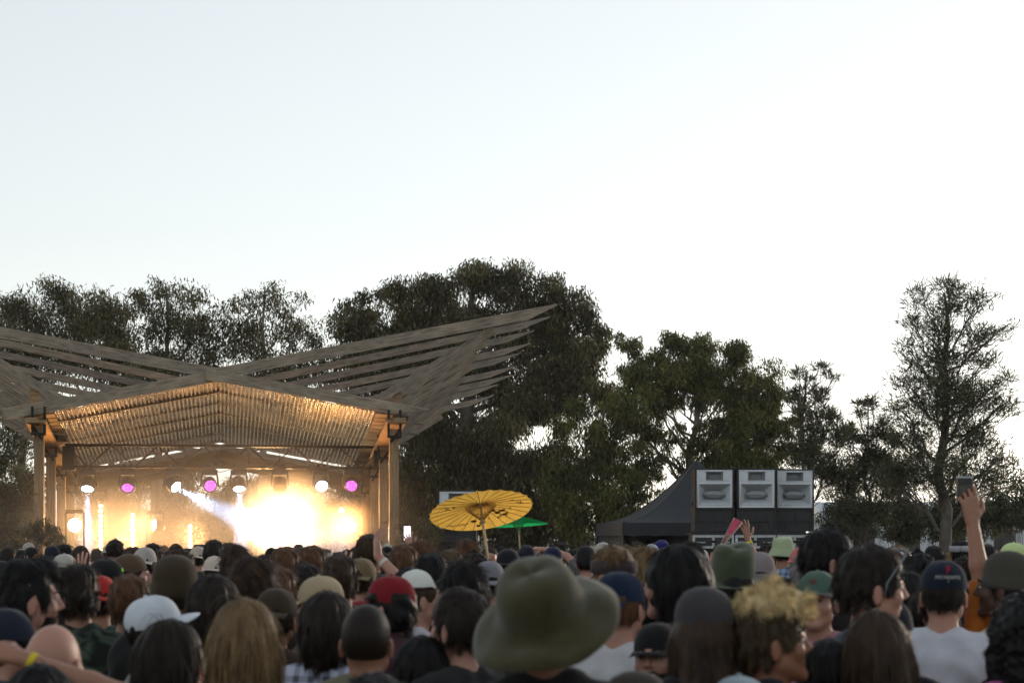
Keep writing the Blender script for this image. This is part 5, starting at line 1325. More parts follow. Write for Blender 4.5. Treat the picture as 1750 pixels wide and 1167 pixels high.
def put_person(px, yt, w, hair, hc, hat=None, hatc=None, yaw=0, skin='p', shirt='tee', sc=(.03,.03,.035), ps='down', label='', group='people in the crowd', beard=None, fabric=None, extra=(), dist=None, tcol=(.02,.025,.04), small=False, hatyaw=0, tilt=0, roll=0, hatmat=None):
    wr, ht = STY.get(hair, (.178, 1.765)) if not hat else HST[hat]
    if hat == 'cap' and abs(math.sin(R(yaw))) > .6: wr = .215
    if hat == 'headband': pass
    s = 1.0; D = dist or 8
    for _ in range(12):
        if not dist: D = wr*s*FPX/w
        top = CAMZ-(yt-HY)*D/FPX; s = min(1.11, max(.86, top/ht))
    rl = random.Random(int(px*7+yt)); lean = (R(rl.gauss(0,1.3)), R(rl.gauss(0,1.6)))
    dz = top-ht*s                       # what remains: on a low or a raised bit of ground is not wanted, keep the feet down
    X = (px-CX)*D/FPX
    key = (ps,)
    B = build_body(ps, POSES[ps], .0055 if D < 9 or ps != 'down' else .0055)
    p = empty('person', (X-1.7*s*math.sin(lean[1]), D, 0), R(yaw), s)
    if ps == 'down': p.rotation_euler = (Matrix.Rotation(lean[1], 3, 'Y') @ Matrix.Rotation(lean[0], 3, 'X') @ Matrix.Rotation(R(yaw), 3, 'Z')).to_euler()
    else: p.location.x = X
    tag(p, label, 'person', group)
    mk('body', B['body'], p, color=SKIN[skin])
    sh = B[shirt]
    if fabric:
        k2 = (ps, shirt, fabric)
        if k2 not in BODY_CACHE: m2 = sh.copy(); m2.materials[0] = M[fabric]; BODY_CACHE[k2] = m2
        sh = BODY_CACHE[k2]
    mk('shirt', sh, p, color=sc); mk('trousers', BODY_CACHE['trousers'], p, color=tcol)
    if not small:
        for k in ('shoeR', 'shoeL'): mk('shoe', BODY_CACHE[k], p, color=(.04,.04,.045))
        for k in ('eyeR', 'eyeL'): mk('eye', BODY_CACHE[k], p)
        for k in ('browR', 'browL'): mk('eyebrow', BODY_CACHE[k], p, color=HC[hc] if isinstance(hc, str) else (.05,.03,.015))
    if hair == 'blondmop': mk('hair', hair_mesh('short'), p, color=(.05,.03,.015))
    if hair != 'bald': mk('hair', hair_mesh(hair), p, color=HC[hc] if isinstance(hc, str) else hc)
    if beard: mk('beard', hair_mesh('beard'), p, color=HC[beard])
    if hat:
        c = hatc
        def fab(me):
            if not hatmat: return me
            k2 = (me.name, hatmat)
            if k2 not in BODY_CACHE: m2 = me.copy(); m2.materials[0] = M[hatmat]; BODY_CACHE[k2] = m2
            return BODY_CACHE[k2]
        # a worn hat turns and tips about the centre of the head
        piv = Vector((0,-.012,1.66)); Rm = Matrix.Rotation(R(hatyaw), 4, 'Z') @ Matrix.Rotation(R(roll), 4, 'Y') @ Matrix.Rotation(R(tilt), 4, 'X')
        Mx = Matrix.Translation(piv) @ Rm @ Matrix.Translation(-piv)
        h = mk({'widefelt':'felt_hat','fedora':'felt_hat'}.get(hat, hat), fab(HATS[hat]), p, color=c); h.location = Mx.translation; h.rotation_euler = Mx.to_euler()
        if hat == 'cap':
            mk('brim', fab(HATS['brim']), h, color=c if 'brimc' not in dict(extra) else dict(extra)['brimc']); mk('button', HATS['button'], h, color=c)
    for k, v in extra:
        if k in ('headband', 'glasses', 'lei'): mk(k, HATS[k], p, color=v)
        elif k == 'upglasses':
            piv = Vector((0,0,1.66)); Mx = Matrix.Translation(piv) @ Matrix.Rotation(R(52), 4, 'X') @ Matrix.Translation(-piv+Vector((0,.004,.004))); h = mk('glasses', HATS['glasses'], p, color=v); h.location = Mx.translation; h.rotation_euler = Mx.to_euler(); h.scale = (1.12,1.08,1)
        elif k == 'band':
            side, col, f = v; A = POSES[ps][side]; e, ww = Vector(A['e']), Vector(A['w']); c0 = e.lerp(ww, f); d = (ww-e).normalized()
            mb = MB(); mb.tube([c0-d*.011, c0-d*.0105, c0+d*.0105, c0+d*.011], [.024, .0315, .0305, .024], 20); mb.build('wristband', M['cloth'], p, smooth=False, color=col)
        elif k == 'sleeve':
            side, col, f = v; A = POSES[ps][side]; e, ww = Vector(A['e']), Vector(A['w']); sh0 = Vector((.166 if side == 'R' else -.166, -.01, 1.42))
            mb = MB(); mb.tube([sh0, sh0.lerp(e,.5), e, e.lerp(ww, f), e.lerp(ww, f+.01)], [.075,.062,.054,.050,.044], 16); o = mb.build('sleeve', M['cloth'], p, smooth=True, color=col)
        elif k == 'earring':
            mb = MB(); mb.tube([(v*.086, -.006, 1.58), (v*.087, -.012, 1.571), (v*.086,-.006,1.562), (v*.085,0,1.571), (v*.086,-.006,1.58)], .0018, 6); mb.build('earring', M['silver'], p)
        elif k == 'patch':
            col, (ax_, az_), sz = v; mb = MB(); a = ax_; r0 = .0925
            q = []
            for dx, dz_ in ((-1,-1),(1,-1),(1,1),(-1,1)):
                t = a+dx*sz/.09; q.append((.0915*math.sin(t)*(1-.12*(az_+dz_*sz-1.67)/.05), -.012+.1125*math.cos(t)*(1-.12*(az_+dz_*sz-1.67)/.05), az_+dz_*sz))
            k0 = mb.v(*q); mb.face((k0,k0+1,k0+2,k0+3)); o = mb.build('patch', M['cloth'], h, color=col); so = o.modifiers.new('s','SOLIDIFY'); so.thickness = .003; so.offset = 0
        elif k == 'bag':
            mb = MB(); mb.hexa([(-.14,-.20,1.0),(.14,-.20,1.0),(.14,-.13,1.0),(-.14,-.13,1.0)], [(-.11,-.21,1.40),(.11,-.21,1.40),(.11,-.125,1.42),(-.11,-.125,1.42)])
            mb.build('backpack', M['cloth'], p, bevel=.03, color=v, smooth=True)
            mb = MB()
            for sx in (1,-1): mb.bar((sx*.09,-.14,1.41), (sx*.10,-.02,1.475), .035, .006); mb.bar((sx*.10,-.02,1.475), (sx*.11,.11,1.33), .035, .006)
            mb.build('strap', M['cloth'], p, color=v)
        elif k == 'strap':
            mb = MB(); mb.bar((.10,-.135,1.20),(.12,-.115,1.40),.035,.006); mb.bar((.12,-.118,1.40),(.125,-.02,1.462),.035,.006); mb.build('strap', M['cloth'], p, color=v)
        elif k == 'mask':
            F = Field(axis(-.09,.09,[],.006,.006), axis(.0,.14,[],.006,.006), axis(1.5,1.64,[],.006,.006))
            F.add(el((0,.045,1.575),(.066,.072,.05)), .02); F.plane(lambda X,Y,Z: .03-Y); F.plane(lambda X,Y,Z: Z-1.612); VV, QQ = F.mesh(); mk('mask', raw_mesh('mask', VV, QQ, [M['cloth']]), p, color=v)
        elif k == 'letters':
            for txt, size, col, z, a0 in v:
                cu = bpy.data.curves.new('t', 'FONT'); cu.body = txt; cu.size = size; cu.align_x = 'CENTER'; cu.extrude = .0012; cu.resolution_u = 2
                to = bpy.data.objects.new('t', cu); COL.objects.link(to); bpy.context.view_layer.update()
                me = bpy.data.meshes.new_from_object(to.evaluated_get(bpy.context.evaluated_depsgraph_get())); bpy.data.objects.remove(to)
                for vv in me.vertices:
                    x, y, zz = vv.co; t = a0 - x/.098; zc = z+y; kk = 1-.30*max(0, (zc-1.652)/.108)**2.4
                    vv.co = (-(-.0915-.0015-zz)*kk*math.sin(t), -.012+(.1115+.0015+zz)*kk*math.cos(t), zc)
                me.materials.clear(); me.materials.append(M['cloth']); mk('lettering', me, h, color=col)
    GRP.setdefault('D', []).append((px, yt, D, w))
    return p, D, s
P_ = put_person
# hand-placed people: (pixel x, pixel y of the top, pixel width of hair or hat)
# --- nearest rows
P_(925,950,238,'undershort','d','widefelt',(.048,.043,.018),yaw=-6,skin='t',shirt='long',sc=(.008,.008,.009),tilt=30,roll=-7,hatyaw=-6,dist=4.45,label='person in a large out-of-focus olive felt hat with a broad brim, nearest to the camera')
P_(1250,927,124,'underlong','k','fedora',(.055,.068,.036),yaw=4,tilt=13,shirt='long',sc=(.01,.01,.012),label='person seen from behind in a sage green felt hat with a pinched crown')
P_(1200,1000,112,'underlong','b','beanie',(.045,.042,.045),yaw=8,shirt='long',sc=(.012,.012,.014),label='person in a charcoal beanie with brown hair below it, right of the large olive hat')
P_(1316,993,118,'blondmop',(.62,.47,.24),yaw=-84,skin='t',shirt='long',sc=(.012,.013,.018),label='person with a mop of bleached blond curls and short dark sides, looking right')
P_(1398,972,72,'undershort','d','cap',(.075,.13,.10),yaw=160,skin='p',sc=(.42,.20,.25),fabric=None,extra=(('brimc',(.07,.065,.06)),('letters',[('W',.036,(.22,.02,.04),1.693,0)])),label='man in a faded green cap with a dark red letter, facing the camera',tilt=6)
P_(1412,903,72,'short','k',yaw=-80,skin='p',sc=(.02,.02,.022),extra=(('glasses',(.15,.02,.02)),('mask',(.02,.02,.02))),label='black-haired person with red-rimmed glasses in profile, right of the green-capped man')
P_(1490,932,94,'short','d',yaw=-82,skin='p',sc=(.03,.045,.08),extra=(('upglasses',(.25,.28,.3)),),label='smiling dark-haired man with sunglasses pushed up on his head')
P_(1612,953,80,'undershort','d','cap',(.008,.013,.026),yaw=-24,skin='p',sc=(.55,.56,.62),hatyaw=0,tilt=-2,extra=(('letters',[('F',.042,(.45,.01,.05),1.708,math.pi-.42),('MIDNIGHTS',.020,(.42,.42,.38),1.688,math.pi-.42),('Y',.018,(.25,.27,.26),1.672,math.pi-.42)]),),label='person in a pale grey T-shirt and navy cap with a red F and white lettering')
ph, Dph, sph = P_(1604,972,70,'short','k',yaw=0,skin='m',ps='phone',dist=7.9,sc=(.45,.13,.02),extra=(('sleeve',('R',(.45,.13,.02),.06)),),label='person in an orange top with one arm stretched up, holding a camera')
P_(1716,940,82,'undershort','k','beanie',(.060,.055,.045),yaw=62,skin='d',ps='mouth',shirt='tee',sc=(.50,.45,.30),extra=(('band',('L',(.35,.2,.18),.90)),),label='dark-skinned person in a brown-grey cap and cream shirt, fist raised to the mouth')
P_(1752,1005,130,'longcurly','k',yaw=10,skin='d',sc=(.45,.12,.32),label='person with long black curls and a pink top at the right edge')
P_(1497,1040,112,'long','b',yaw=-12,sc=(.02,.02,.02),shirt='long',label='woman with long dark brown hair seen from behind, in front of the pale T-shirt')
P_(1521,1020,78,'undershort','k','cap',(.006,.009,.018),yaw=-30,hatyaw=170,sc=(.015,.015,.02),dist=6.4,label='person in a plain dark navy cap behind the long-haired woman on the right')
P_(1421,1090,104,'bob','k',yaw=0,sc=(.01,.01,.012),shirt='long',label='black-haired head low in the foreground, below the man in the green cap')
P_(1262,1153,140,'undershort','k','cap',(.26,.33,.36),yaw=0,sc=(.05,.05,.06),dist=4.6,label='person in a pale grey-blue cap cut off by the bottom edge')
P_(1122,1060,84,'undershort','d','cap',(.010,.010,.011),yaw=158,skin='p',beard='d',sc=(.02,.02,.02),dist=6.4,label='bearded man in a black cap facing the camera, left of the charcoal beanie')
P_(1060,972,84,'undershort','n','cap',(.008,.018,.045),yaw=-30,hatyaw=170,skin='p',sc=(.6,.6,.62),label='person in a plain navy blue cap and white collar, beside the large olive hat')
P_(1048,930,92,'quiff','o',yaw=168,skin='p',sc=(.03,.03,.03),extra=(('headband',(.05,.035,.035)),),dist=8.4,label='blond person wearing a wide brown headband, facing the camera')
P_(1100,935,50,'shag','o',yaw=20,skin='p',dist=9.2,label='person with dark blond hair right behind the brown headband')
P_(1152,929,98,'bob','k',yaw=62,skin='p',sc=(.02,.02,.02),label='person with thick black hair turned to the left, cheek and nose showing')
P_(1112,992,66,'undershort','k','cap',(.006,.006,.007),yaw=-10,hatyaw=150,sc=(.015,.015,.015),label='person in a black cap between the navy cap and the charcoal beanie')
P_(786,1083,78,'long','k',yaw=166,skin='r',sc=(.02,.02,.022),dist=6.5,label='woman with long dark hair facing the camera, left of the large olive hat')
P_(785,1004,88,'short','d',yaw=50,skin='p',sc=(.02,.02,.02),label='man with short dark hair and bare ear, directly above the woman facing the camera')
P_(792,958,78,'shag','k',yaw=8,skin='p',sc=(.02,.02,.02),label='black-haired head below the pole of the orange parasol')
P_(836,955,58,'undershort','k','cap',(.20,.20,.22),yaw=-10,hatyaw=170,dist=10.4,sc=(.3,.3,.1),label='person in a light grey cap just left of the large olive hat')
P_(716,970,78,'undershort','b','cap',(.62,.62,.58),yaw=-70,hatyaw=90,skin='p',sc=(.5,.5,.52),tilt=-20,dist=8.4,label='person in a crumpled off-white cap beside the dark red cap')
P_(664,980,88,'undershag','k','cap',(.20,.010,.016),yaw=66,skin='p',sc=(.07,.02,.03),shirt='long',fabric='plaid',extra=(('patch',((.7,.6,.65),(.1,1.70),.011)),('glasses',(.02,.02,.02))),label='person in a dark red cap with a pale patch, brim to the left')
P_(628,1030,86,'buzz','d',yaw=-8,skin='m',sc=(.17,.16,.10),shirt='long',label='person with a closely shaved head in a khaki shirt, both ears showing')
P_(561,1008,92,'bob','d',yaw=-6,skin='t',sc=(.45,.48,.6),fabric='plaid',label='person with a thick dark bob in front of the cream cap')
P_(546,980,78,'undershort','b','cap',(.42,.33,.21),yaw=74,skin='p',sc=(.1,.09,.07),dist=8.2,tilt=-6,label='person in a cream cap with its brim pointing left')
P_(425,1020,112,'long','o',yaw=-6,skin='p',sc=(.35,.38,.30),extra=(('strap',(.008,.008,.009)),),label='woman with long light brown hair in a pale green top with a dark strap')
P_(396,1098,96,'undershort','k','beanie',(.03,.03,.028),yaw=-10,hatmat='print',sc=(.02,.02,.02),label='person in a black and cream patterned head covering, low in the foreground')
P_(290,1058,100,'long','d',yaw=-62,skin='r',sc=(.02,.02,.02),label='woman with long dark hair in half profile, below the white cap')
P_(264,1014,104,'undershort','d','cap',(.55,.59,.64),yaw=-66,skin='p',sc=(.35,.34,.30),tilt=14,dist=6.6,label='person in a bright white cap with its brim pointing right')
P_(370,978,90,'bob','d',yaw=4,skin='t',sc=(.5,.09,.03),label='person with a dark brown bob and an orange top, right of the white cap')
P_(303,946,86,'buzz','b','beanie',(.045,.032,.018),yaw=0,skin='m',sc=(.02,.02,.02),extra=(('lei',(.02,.30,.03)),),label='person wearing a green garland round the neck and a dark beanie')
P_(222,981,66,'short','n',yaw=-4,skin='m',sc=(.015,.015,.015),label='brown-haired head between the red cap and the white cap')
P_(172,980,56,'undershort','d','cap',(.42,.028,.022),yaw=10,hatyaw=172,skin='m',sc=(.02,.05,.04),dist=9.2,label='person in a bright red cap worn backwards')
P_(128,962,70,'quiff','d',yaw=6,skin='m',shirt='long',sc=(.05,.06,.05),fabric='camo',label='person with tall dark hair in a mottled dark green jacket')
P_(52,952,82,'quiff','k',yaw=-66,skin='p',beard='k',sc=(.015,.015,.015),shirt='long',label='bearded dark-haired man in profile at the left')
P_(34,1008,66,'short','k',yaw=-118,skin='p',beard=None,sc=(.03,.03,.03),label='dark-haired man with his face turned towards the camera at the far left')
P_(88,1068,86,'bald','l',yaw=-14,skin='p',sc=(.05,.05,.05),label='bald pink head in the lower left corner')
P_(70,1132,118,'bob','k',yaw=0,skin='m',ps='across',sc=(.015,.015,.018),extra=(('band',('R',(.65,.50,.03),.86)),),label='black-haired person with a forearm and yellow wristband stretched to the left')
P_(8,1035,70,'undershort','k','cap',(.016,.020,.035),yaw=-60,hatyaw=180,dist=6.2,sc=(.05,.05,.06),label='person in a dark blue cap cut by the left edge')
P_(186,952,58,'undershort','k','cap',(.012,.012,.012),yaw=-70,dist=11.2,extra=(('patch',((.25,.85,.08),(.45,1.70),.010)),),label='person in a black cap with a bright green sticker')
P_(224,944,60,'undershort','d','cap',(.10,.065,.04),yaw=-80,hatyaw=180,dist=11.6,sc=(.1,.1,.1),label='person in a brown cap with its brim to the left, right of the green sticker')
P_(722,1092,92,'bob','k',yaw=6,sc=(.015,.015,.02),shirt='long',label='dark-haired head low in front of the plaid shirt, left of the facing woman')
P_(640,1150,128,'short','k',yaw=0,sc=(.01,.01,.01),dist=4.4,label='black-haired head cut off by the bottom edge below the shaved head')
P_(1085,1142,150,'undershort','d','beanie',(.035,.028,.022),yaw=0,sc=(.03,.03,.03),dist=4.3,label='person in a dark brown beanie at the bottom edge, right of the large olive hat')
P_(1585,1008,44,'short','k',yaw=0,dist=8.6,sc=(.02,.02,.02),label='black-haired head between the smiling man and the pale T-shirt')
P_(1567,940,66,'curly','k',yaw=0,sc=(.02,.02,.02),dist=10.4,label='curly black-haired head left of the navy cap with lettering')
P_(1552,975,60,'bob','k',yaw=0,sc=(.02,.02,.02),dist=9,label='dark bobbed head directly behind the smiling man with sunglasses')
P_(1339,917,50,'undershort','d','bucket',(.36,.42,.26),yaw=-30,skin='m',sc=(.25,.35,.55),fabric='plaid',dist=17.5,tilt=8,label='person in a pale green bucket hat and blue checked shirt')
P_(1368,933,44,'undershort','g','cap',(.52,.15,.16),yaw=-10,hatyaw=160,dist=15,sc=(.1,.1,.1),label='person in a salmon pink cap left of the black-haired person with glasses')
P_(1378,946,52,'shag','g',yaw=20,dist=12,sc=(.2,.2,.2),extra=(('earring',1),),label='grey-haired person with a hoop earring, below the pink cap')
P_(1300,942,60,'undershort','d','beanie',(.22,.18,.18),yaw=-20,dist=10.6,sc=(.03,.03,.03),label='person in a dusty mauve cap right behind the sage green hat')
P_(1340,985,64,'bob','k',yaw=-5,dist=9.4,sc=(.02,.02,.02),label='dark-haired head between the blond curls and the green cap')
# --- middle rows
P_(432,950,82,'shag','b',yaw=-20,skin='p',sc=(.04,.03,.02),label='brown-haired person with an ear showing, lit from the glare, left of the centre')
P_(476,968,78,'short','n',yaw=0,sc=(.04,.03,.02),dist=8.9,label='brown-haired head directly below the main glare')
P_(472,1000,82,'undershort','d','cap',(.05,.035,.022),yaw=-12,hatyaw=176,skin='t',dist=7.6,sc=(.05,.03,.02),label='person in a dark brown cap left of the cream cap')
P_(402,930,46,'shag','b',yaw=10,dist=14.5,sc=(.03,.03,.03),label='shaggy-haired head glowing at its edge left of the main glare')
P_(367,922,34,'short','d',yaw=0,dist=17,sc=(.03,.03,.03),label='dark-haired head in front of the performer')
P_(366,948,40,'undershort','d','cap',(.55,.45,.42),yaw=-5,hatyaw=176,dist=15,hatmat='print',sc=(.3,.25,.22),label='person in a pale patterned cap below the performer')
P_(487,934,52,'short','n',yaw=0,dist=11.4,sc=(.04,.03,.03),label='head standing out against the brightest part of the glare')
P_(534,932,50,'short','n',yaw=0,dist=11.8,sc=(.04,.03,.03),label='brown head between the main glare and the smaller glare')
P_(583,947,68,'short','b',yaw=0,dist=9.6,sc=(.04,.03,.03),label='round brown head in front of the smaller glare')
P_(618,951,44,'undershort','b','cap',(.20,.15,.08),yaw=-15,hatyaw=180,dist=10.8,sc=(.05,.04,.03),label='person in an olive cap worn backwards beside the round brown head')
P_(523,962,40,'short','d',yaw=0,dist=11,ps='wavelow',skin='p',sc=(.03,.03,.03),extra=(('band',('R',(.7,.5,.04),.85)),),label='person raising a hand with a yellow wristband into the glare')
P_(632,913,40,'short','b',yaw=-30,dist=14.5,skin='p',sc=(.04,.04,.04),label='person against the right-hand glare with an ear showing')
P_(716,925,54,'shag','n',yaw=0,dist=14,sc=(.03,.02,.02),label='auburn head right of the raised phone')
P_(690,930,52,'short','n',yaw=0,dist=12,sc=(.04,.03,.02),label='round auburn-brown head behind the raised forearm')
P_(700,968,62,'bob','k',yaw=0,dist=10.4,ps='waveL',skin='p',sc=(.02,.02,.02),extra=(('band',('L',(.65,.62,.6),.82)),),label='person with a bare forearm raised to the left and a white wristband')
P_(738,945,62,'short','k',yaw=-28,dist=10.8,skin='p',sc=(.03,.03,.03),label='black-haired head below and left of the orange parasol')
P_(798,922,46,'shag','n',yaw=0,dist=16.3,skin='p',ps='hold',shirt='long',sc=(.55,.52,.10),label='brown-haired person in a yellow sleeve holding up the orange parasol')
P_(812,941,42,'curly','d',yaw=0,dist=14,sc=(.03,.03,.03),label='dark curly head at the foot of the orange parasol pole')
P_(770,938,40,'short','l',yaw=0,dist=14,sc=(.1,.1,.1),label='light brown head left of the parasol holder')
P_(868,935,44,'undershort','k','cap',(.010,.011,.016),yaw=0,hatyaw=176,dist=14,sc=(.02,.02,.025),label='person in a black cap right of the orange parasol pole')
P_(900,930,34,'undershort','k','cap',(.012,.014,.024),yaw=0,hatyaw=176,dist=17.5,sc=(.02,.02,.025),extra=(('patch',((.7,.7,.7),(math.pi,1.70),.008)),),label='person in a dark cap with a small white mark under the green parasol')
P_(876,934,24,'short','k',yaw=0,dist=27.6,ps='hold',sc=(.03,.03,.03),label='person under the green parasol holding its pole')
P_(945,932,34,'undershort','k','cap',(.012,.016,.05),yaw=0,hatyaw=170,dist=17,sc=(.02,.02,.03),label='person in a dark blue patterned cap above the large olive hat')
P_(958,926,28,'short','k',yaw=0,dist=20,sc=(.02,.02,.02),label='black-haired head above the right of the large olive hat')
P_(1030,925,30,'undershort','d','cap',(.42,.40,.36),yaw=0,hatyaw=170,dist=19.5,ps='fist',sc=(.1,.1,.1),skin='p',label='person in a pale cap punching a fist out to the left')
P_(1001,932,36,'undershort','k','beanie',(.012,.012,.015),yaw=0,dist=17,sc=(.02,.02,.02),label='person in a black beanie under the outstretched fist')
P_(1131,921,26,'undershort','d','cap',(.015,.02,.14),yaw=0,hatyaw=175,dist=22,sc=(.03,.03,.03),label='person in a royal blue cap in front of the black tent')
P_(1113,928,26,'undershort','k','cap',(.40,.42,.45),yaw=0,hatyaw=175,dist=21,sc=(.03,.03,.03),label='person in a white-topped cap left of the royal blue one')
P_(1090,926,32,'shag','k',yaw=0,dist=20,sc=(.03,.03,.03),label='dark shaggy head in front of the dark opening of the tent')
P_(1180,925,42,'shag','d',yaw=0,dist=16,sc=(.03,.03,.03),label='dark shaggy head in front of the left loudspeaker of the three')
fp, Dfan, sfan = P_(1250,938,36,'short','d',yaw=0,dist=17.6,ps='fan',skin='m',sc=(.05,.04,.04),extra=(('band',('R',(.7,.6,.05),.84)),),label='person with both hands up holding a folded pink fan behind the sage green hat')
P_(74,955,36,'curly','d',yaw=0,dist=12.5,ps='wavelow',skin='p',sc=(.02,.02,.02),label='person raising an open hand with spread fingers at the left')
P_(1537,930,38,'curly','o',yaw=0,dist=17,sc=(.03,.03,.03),label='head with streaked curls right of the smiling man')
P_(1595,932,34,'short','k',yaw=0,dist=18,sc=(.03,.03,.03),label='dark head above the navy cap with lettering')
P_(1640,922,36,'short','k',yaw=0,dist=18,extra=(('headband',(.35,.35,.38)),),sc=(.03,.03,.03),label='dark head with a pale band left of the raised camera arm')
P_(1690,930,34,'short','k',yaw=0,dist=18,sc=(.03,.03,.03),label='dark head right of the raised camera arm')
P_(1735,925,48,'undershort','k','cap',(.50,.62,.28),yaw=-70,dist=14,sc=(.4,.5,.2),label='person in a lime and white cap at the right edge')
P_(248,933,44,'undershort','d','cap',(.42,.38,.35),yaw=0,hatyaw=176,dist=14.5,sc=(.2,.15,.1),label='person in a grey-beige cap under the middle light strip')
P_(196,920,28,'curly','d',yaw=0,dist=25,sc=(.03,.03,.03),label='curly head in front of the light strips at the left')
P_(262,928,28,'short','d',yaw=0,dist=20,sc=(.03,.03,.03),label='dark head below the slim lamp stand')
P_(305,934,62,'curly','b',yaw=0,dist=12,sc=(.04,.03,.02),label='broad curly brown head above the green garland')
P_(338,932,30,'undershort','d','cap',(.5,.42,.34),yaw=0,hatyaw=176,dist=19.5,sc=(.2,.15,.1),label='person in a pale cap below the shortest light strip')

# performer on the stage deck
pp, _, _ = P_(347,903,24,'undershort','d','cap',(.05,.04,.03),yaw=150,dist=40.6,skin='p',sc=(.12,.09,.07),group=None,label='performer in a cap standing on the stage, hazy in the light')
pp.location.z = .305; pp.scale = (1.0,)*3; pp.location.x = (347-CX)/FPX*40.6

# ---- camera, fan, phone held up by people
def local_pt(p, v): return Vector(p.location) + Matrix.Rotation(p.rotation_euler.z, 3, 'Z') @ (Vector(v)*p.scale[0])
c = local_pt(ph, (.150, .165, 2.10)); cam_ = empty('camera_held_up', c, R(8), sph); tag(cam_, 'small dark compact camera held up at the right, screen side glinting', 'camera')
mb = MB(); mb.box((-.036,-.014,-.058),(.036,.014,.058)); mb.build('camera_body', M['camgrey'] if 'camgrey' in M else M['plasticblack'], cam_, bevel=.008, smooth=False)
mb = MB(); mb.box((-.030,-.0165,-.030),(.030,-.0142,.030)); mb.build('screen', M['pupil'], cam_)
mb = MB(); mb.box((-.034,-.013,.0585),(.034,.013,.067)); mb.build('top_plate', M['silver'], cam_, bevel=.003)
mb = MB(); mb.lathe([(.001,.016),(.012,.016),(.014,.040),(.016,.040),(.018,.016)], 20, axis='y'); mb.build('lens', M['steel'], cam_, smooth=True)
mb = MB(); mb.lathe([(.001,-.0165),(.007,-.0165),(.008,-.0145)], 16, (.018,0,-.042), axis='y'); mb.build('button', M['silver'], cam_)
# folded pink fan
a = local_pt(fp, (-.115,.27,1.72)); b = Vector(((1263-CX)/FPX*Dfan, Dfan+.05, CAMZ+(HY-888)/FPX*Dfan))
fan = empty('folded_fan', a); tag(fan, 'half-folded pink paper fan held between two raised hands', 'fan')
d = (b-a); L = d.length; dn = d.normalized(); sd = dn.cross(Vector((0,1,0))).normalized()
M['pink'] = mat_paper('pink_paper', (.70,.30,.42)); M['palewood'] = mat_plain('pale_wood', (.70,.62,.55), .6)
mb = MB(); n = 9
rows = [[], []]
for i in range(n+1):
    t = (i/n-.5)*.21; o = Vector((0,.006*(-1)**i,0))
    rows[0].append(dn*L*.30+sd*math.tan(t)*L*.30+o*.5); rows[1].append((dn*math.cos(t)+sd*math.sin(t))*L+o)
k0 = mb.v(*rows[0]); k1 = mb.v(*rows[1])
for i in range(n): mb.face((k0+i,k0+i+1,k1+i+1,k1+i))
o = mb.build('leaf', M['pink'], fan); so = o.modifiers.new('s','SOLIDIFY'); so.thickness = .0012
mb = MB()
for i in range(0, n+1):
    t = (i/n-.5)*.21; w_ = .011 if i in (0, n) else .003
    mb.bar(Vector((0,.002*i,0)), (dn*math.cos(t)+sd*math.sin(t))*L*(1.0 if i in (0,n) else .6)+Vector((0,-.004,0)), w_, .003, up=(0,1,0))
mb.build('stick', M['palewood'], fan)
# phone held beside the right posts
pr, Dp, sp_ = P_(664,945,30,'short','b',yaw=0,dist=20,ps='wave',skin='p',sc=(.05,.05,.05),label='person farther back lifting a phone beside the right posts')
c = local_pt(pr, (.20,.155,1.99)); phn = empty('phone', (c.x, c.y, c.z), 0); tag(phn, 'phone with a pale lit screen held up in front of the right posts', 'phone')
mb = MB(); mb.box((-.038,-.004,-.078),(.038,.004,.078)); mb.build('case', M['white'], phn, bevel=.003)
mb = MB(); mb.box((-.034,-.0062,-.073),(.034,-.0042,.073)); mb.build('screen', mat_emit('phone_screen', (.8,.72,.8), .75), phn)

# ---- the many farther heads
rg = random.Random(21); placed = list(GRP['D']); NH = len(placed); NFAR = 165
kinds = [('dark', 'short', 'k', None, None), ('dark', 'shag', 'k', None, None), ('dark', 'bob', 'd', None, None), ('dark', 'short', 'd', None, None), ('dark', 'quiff', 'k', None, None), ('brown', 'shag', 'b', None, None), ('brown', 'short', 'n', None, None), ('brown', 'long', 'b', None, None),
         ('curly', 'curly', 'd', None, None), ('fair', 'bob', 'o', None, None), ('blackcap', 'undershort', 'k', 'cap', (.012,.012,.015)), ('blackcap', 'undershort', 'k', 'cap', (.014,.016,.03)), ('palecap', 'undershort', 'b', 'cap', (.4,.38,.34)), ('bucket', 'undershort', 'd', 'bucket', (.05,.05,.045))]
GL = {'dark': ('one of the small dark-haired heads packed in the distant rows', 'distant dark-haired people'), 'brown': ('one of the small brown-haired heads packed in the distant rows', 'distant brown-haired people'), 'curly': ('one of the small curly dark heads packed in the distant rows', 'distant curly-haired people'),
      'fair': ('one of the small fair-haired heads packed in the distant rows', 'distant fair-haired people'), 'blackcap': ('one of the small dark caps packed in the distant rows', 'distant people in dark caps'), 'palecap': ('one of the small pale caps packed in the distant rows', 'distant people in pale caps'), 'bucket': ('one of the small dark bucket hats in the distant rows', 'distant people in dark bucket hats')}
n = 0; tries = 0; far_ = []
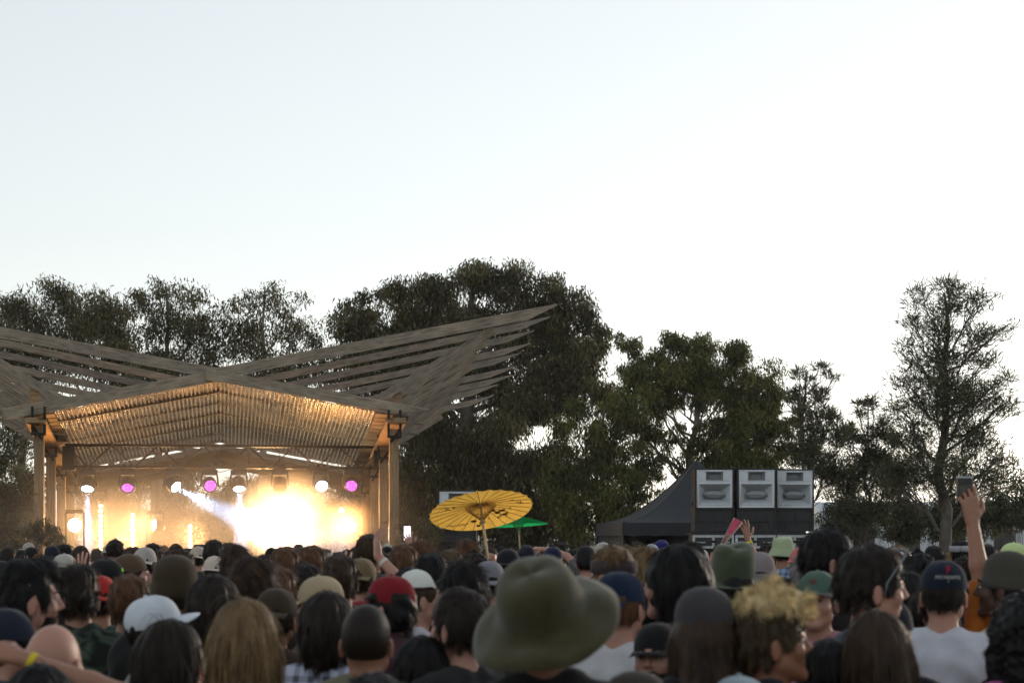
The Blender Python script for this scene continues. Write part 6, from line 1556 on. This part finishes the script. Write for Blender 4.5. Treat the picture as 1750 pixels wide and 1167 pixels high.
while n < NFAR and tries < 6000:
    tries += 1
    D = 12.5+20.5*rg.random()**.8; px = rg.uniform(-20, 1770)
    s = rg.uniform(.90, .985); kd, hr, hc, ht, hcol = rg.choice(kinds)
    wr, hh = STY.get(hr, (.178,1.765)) if not ht else HST[ht]
    X = (px-CX)*D/FPX
    top = HY+(CAMZ-hh*s)*FPX/D; w = wr*s*FPX/D
    if any(math.hypot(X-(q[0]-CX)*q[2]/FPX, D-q[2]) < .52 for q in placed): continue
    if any(q[2] > D+.2 and abs(px-q[0]) < q[3]*.5+w*.3 and top < q[1]+q[3]*.55 for q in placed[:NH]): continue
    lab, grp = GL[kd]
    p, _, _ = P_(px, top, w, hr, hc, ht, hcol, yaw=rg.choice((rg.gauss(-4, 20), rg.gauss(-4, 20), rg.gauss(60, 25), rg.gauss(-65, 25), rg.gauss(-4, 16), rg.uniform(120, 240) if rg.random() < .4 else rg.gauss(0, 30))), skin=rg.choice('ppmmtd'), shirt=rg.choice(('tee','long')), sc=tuple(rg.choice([(.02,.02,.02),(.03,.03,.04),(.3,.3,.3),(.1,.03,.03),(.05,.07,.12),(.2,.18,.14),(.03,.05,.03)])), dist=D, small=True, label=lab, group=grp, hatyaw=rg.choice((0,175,165)))
    far_.append((p, kd, hr, px, D)); placed.append((px, top, D, w)); n += 1

# a label of its own for each: what it stands below, and how far back
MARK = [(0,45,'at the far left edge of the frame'),(45,100,'below the left posts'),(100,150,'below the lamp stand by the left posts'),(150,195,'below the tallest light strip'),(195,245,'below the middle light strip'),(245,300,'below the slim lamp stand'),(300,340,'below the shortest light strip'),(340,390,'below the performer'),(390,440,'just left of the main glare'),(440,540,'below the main glare'),(540,620,'below the smaller glare'),(620,690,'below the right posts'),(690,745,'below the wispy shrub'),(745,800,'below the left half of the orange parasol'),(800,850,'by the orange parasol pole'),(850,910,'below the green parasol'),(910,965,'right of the green parasol'),(965,1020,'left of the black tent'),(1020,1080,'below the left slope of the tent'),(1080,1135,'below the tent opening'),(1135,1187,'below the tent peak'),(1187,1255,'below the left horn loudspeaker of three'),(1255,1328,'below the middle horn loudspeaker of three'),(1328,1395,'below the right horn loudspeaker of three'),(1395,1450,'just right of the loudspeakers'),(1450,1520,'below the low feathery tree'),(1520,1590,'below the pale distant building'),(1590,1645,'below the tall tree trunk'),(1645,1700,'below the raised camera'),(1700,1800,'at the right edge of the frame')]
LOOK = {'short':'short-haired','shag':'shaggy','bob':'bobbed','quiff':'tall-haired','long':'long-haired','curly':'curly','undershort':'','afro':'round'}
CN = {'dark':'dark head','brown':'brown head','curly':'dark head','fair':'fair head','blackcap':'dark cap','palecap':'pale cap','bucket':'dark bucket hat'}
bag = {}
for it in far_:
    m_ = next((t for a, b, t in MARK if a <= it[3] < b), MARK[0][2] if it[3] < 0 else MARK[-1][2])
    bag.setdefault((m_, it[1], it[2]), []).append(it)
ORD = ['nearest', 'second nearest', 'third nearest', 'fourth nearest', 'fifth nearest', 'sixth nearest']
for (m_, kd, hr), its in bag.items():
    its.sort(key=lambda q: q[4])
    for i, it in enumerate(its):
        nm = (LOOK[hr]+' '+CN[kd]).strip()
        it[0]['label'] = ('small '+nm+' in the distant rows '+m_) if len(its) == 1 else (ORD[i]+' small '+nm+' '+m_)
for o in COL.objects:
    l = o.get('label')
    if l and len(l.split()) > 16: print('LONG', l)
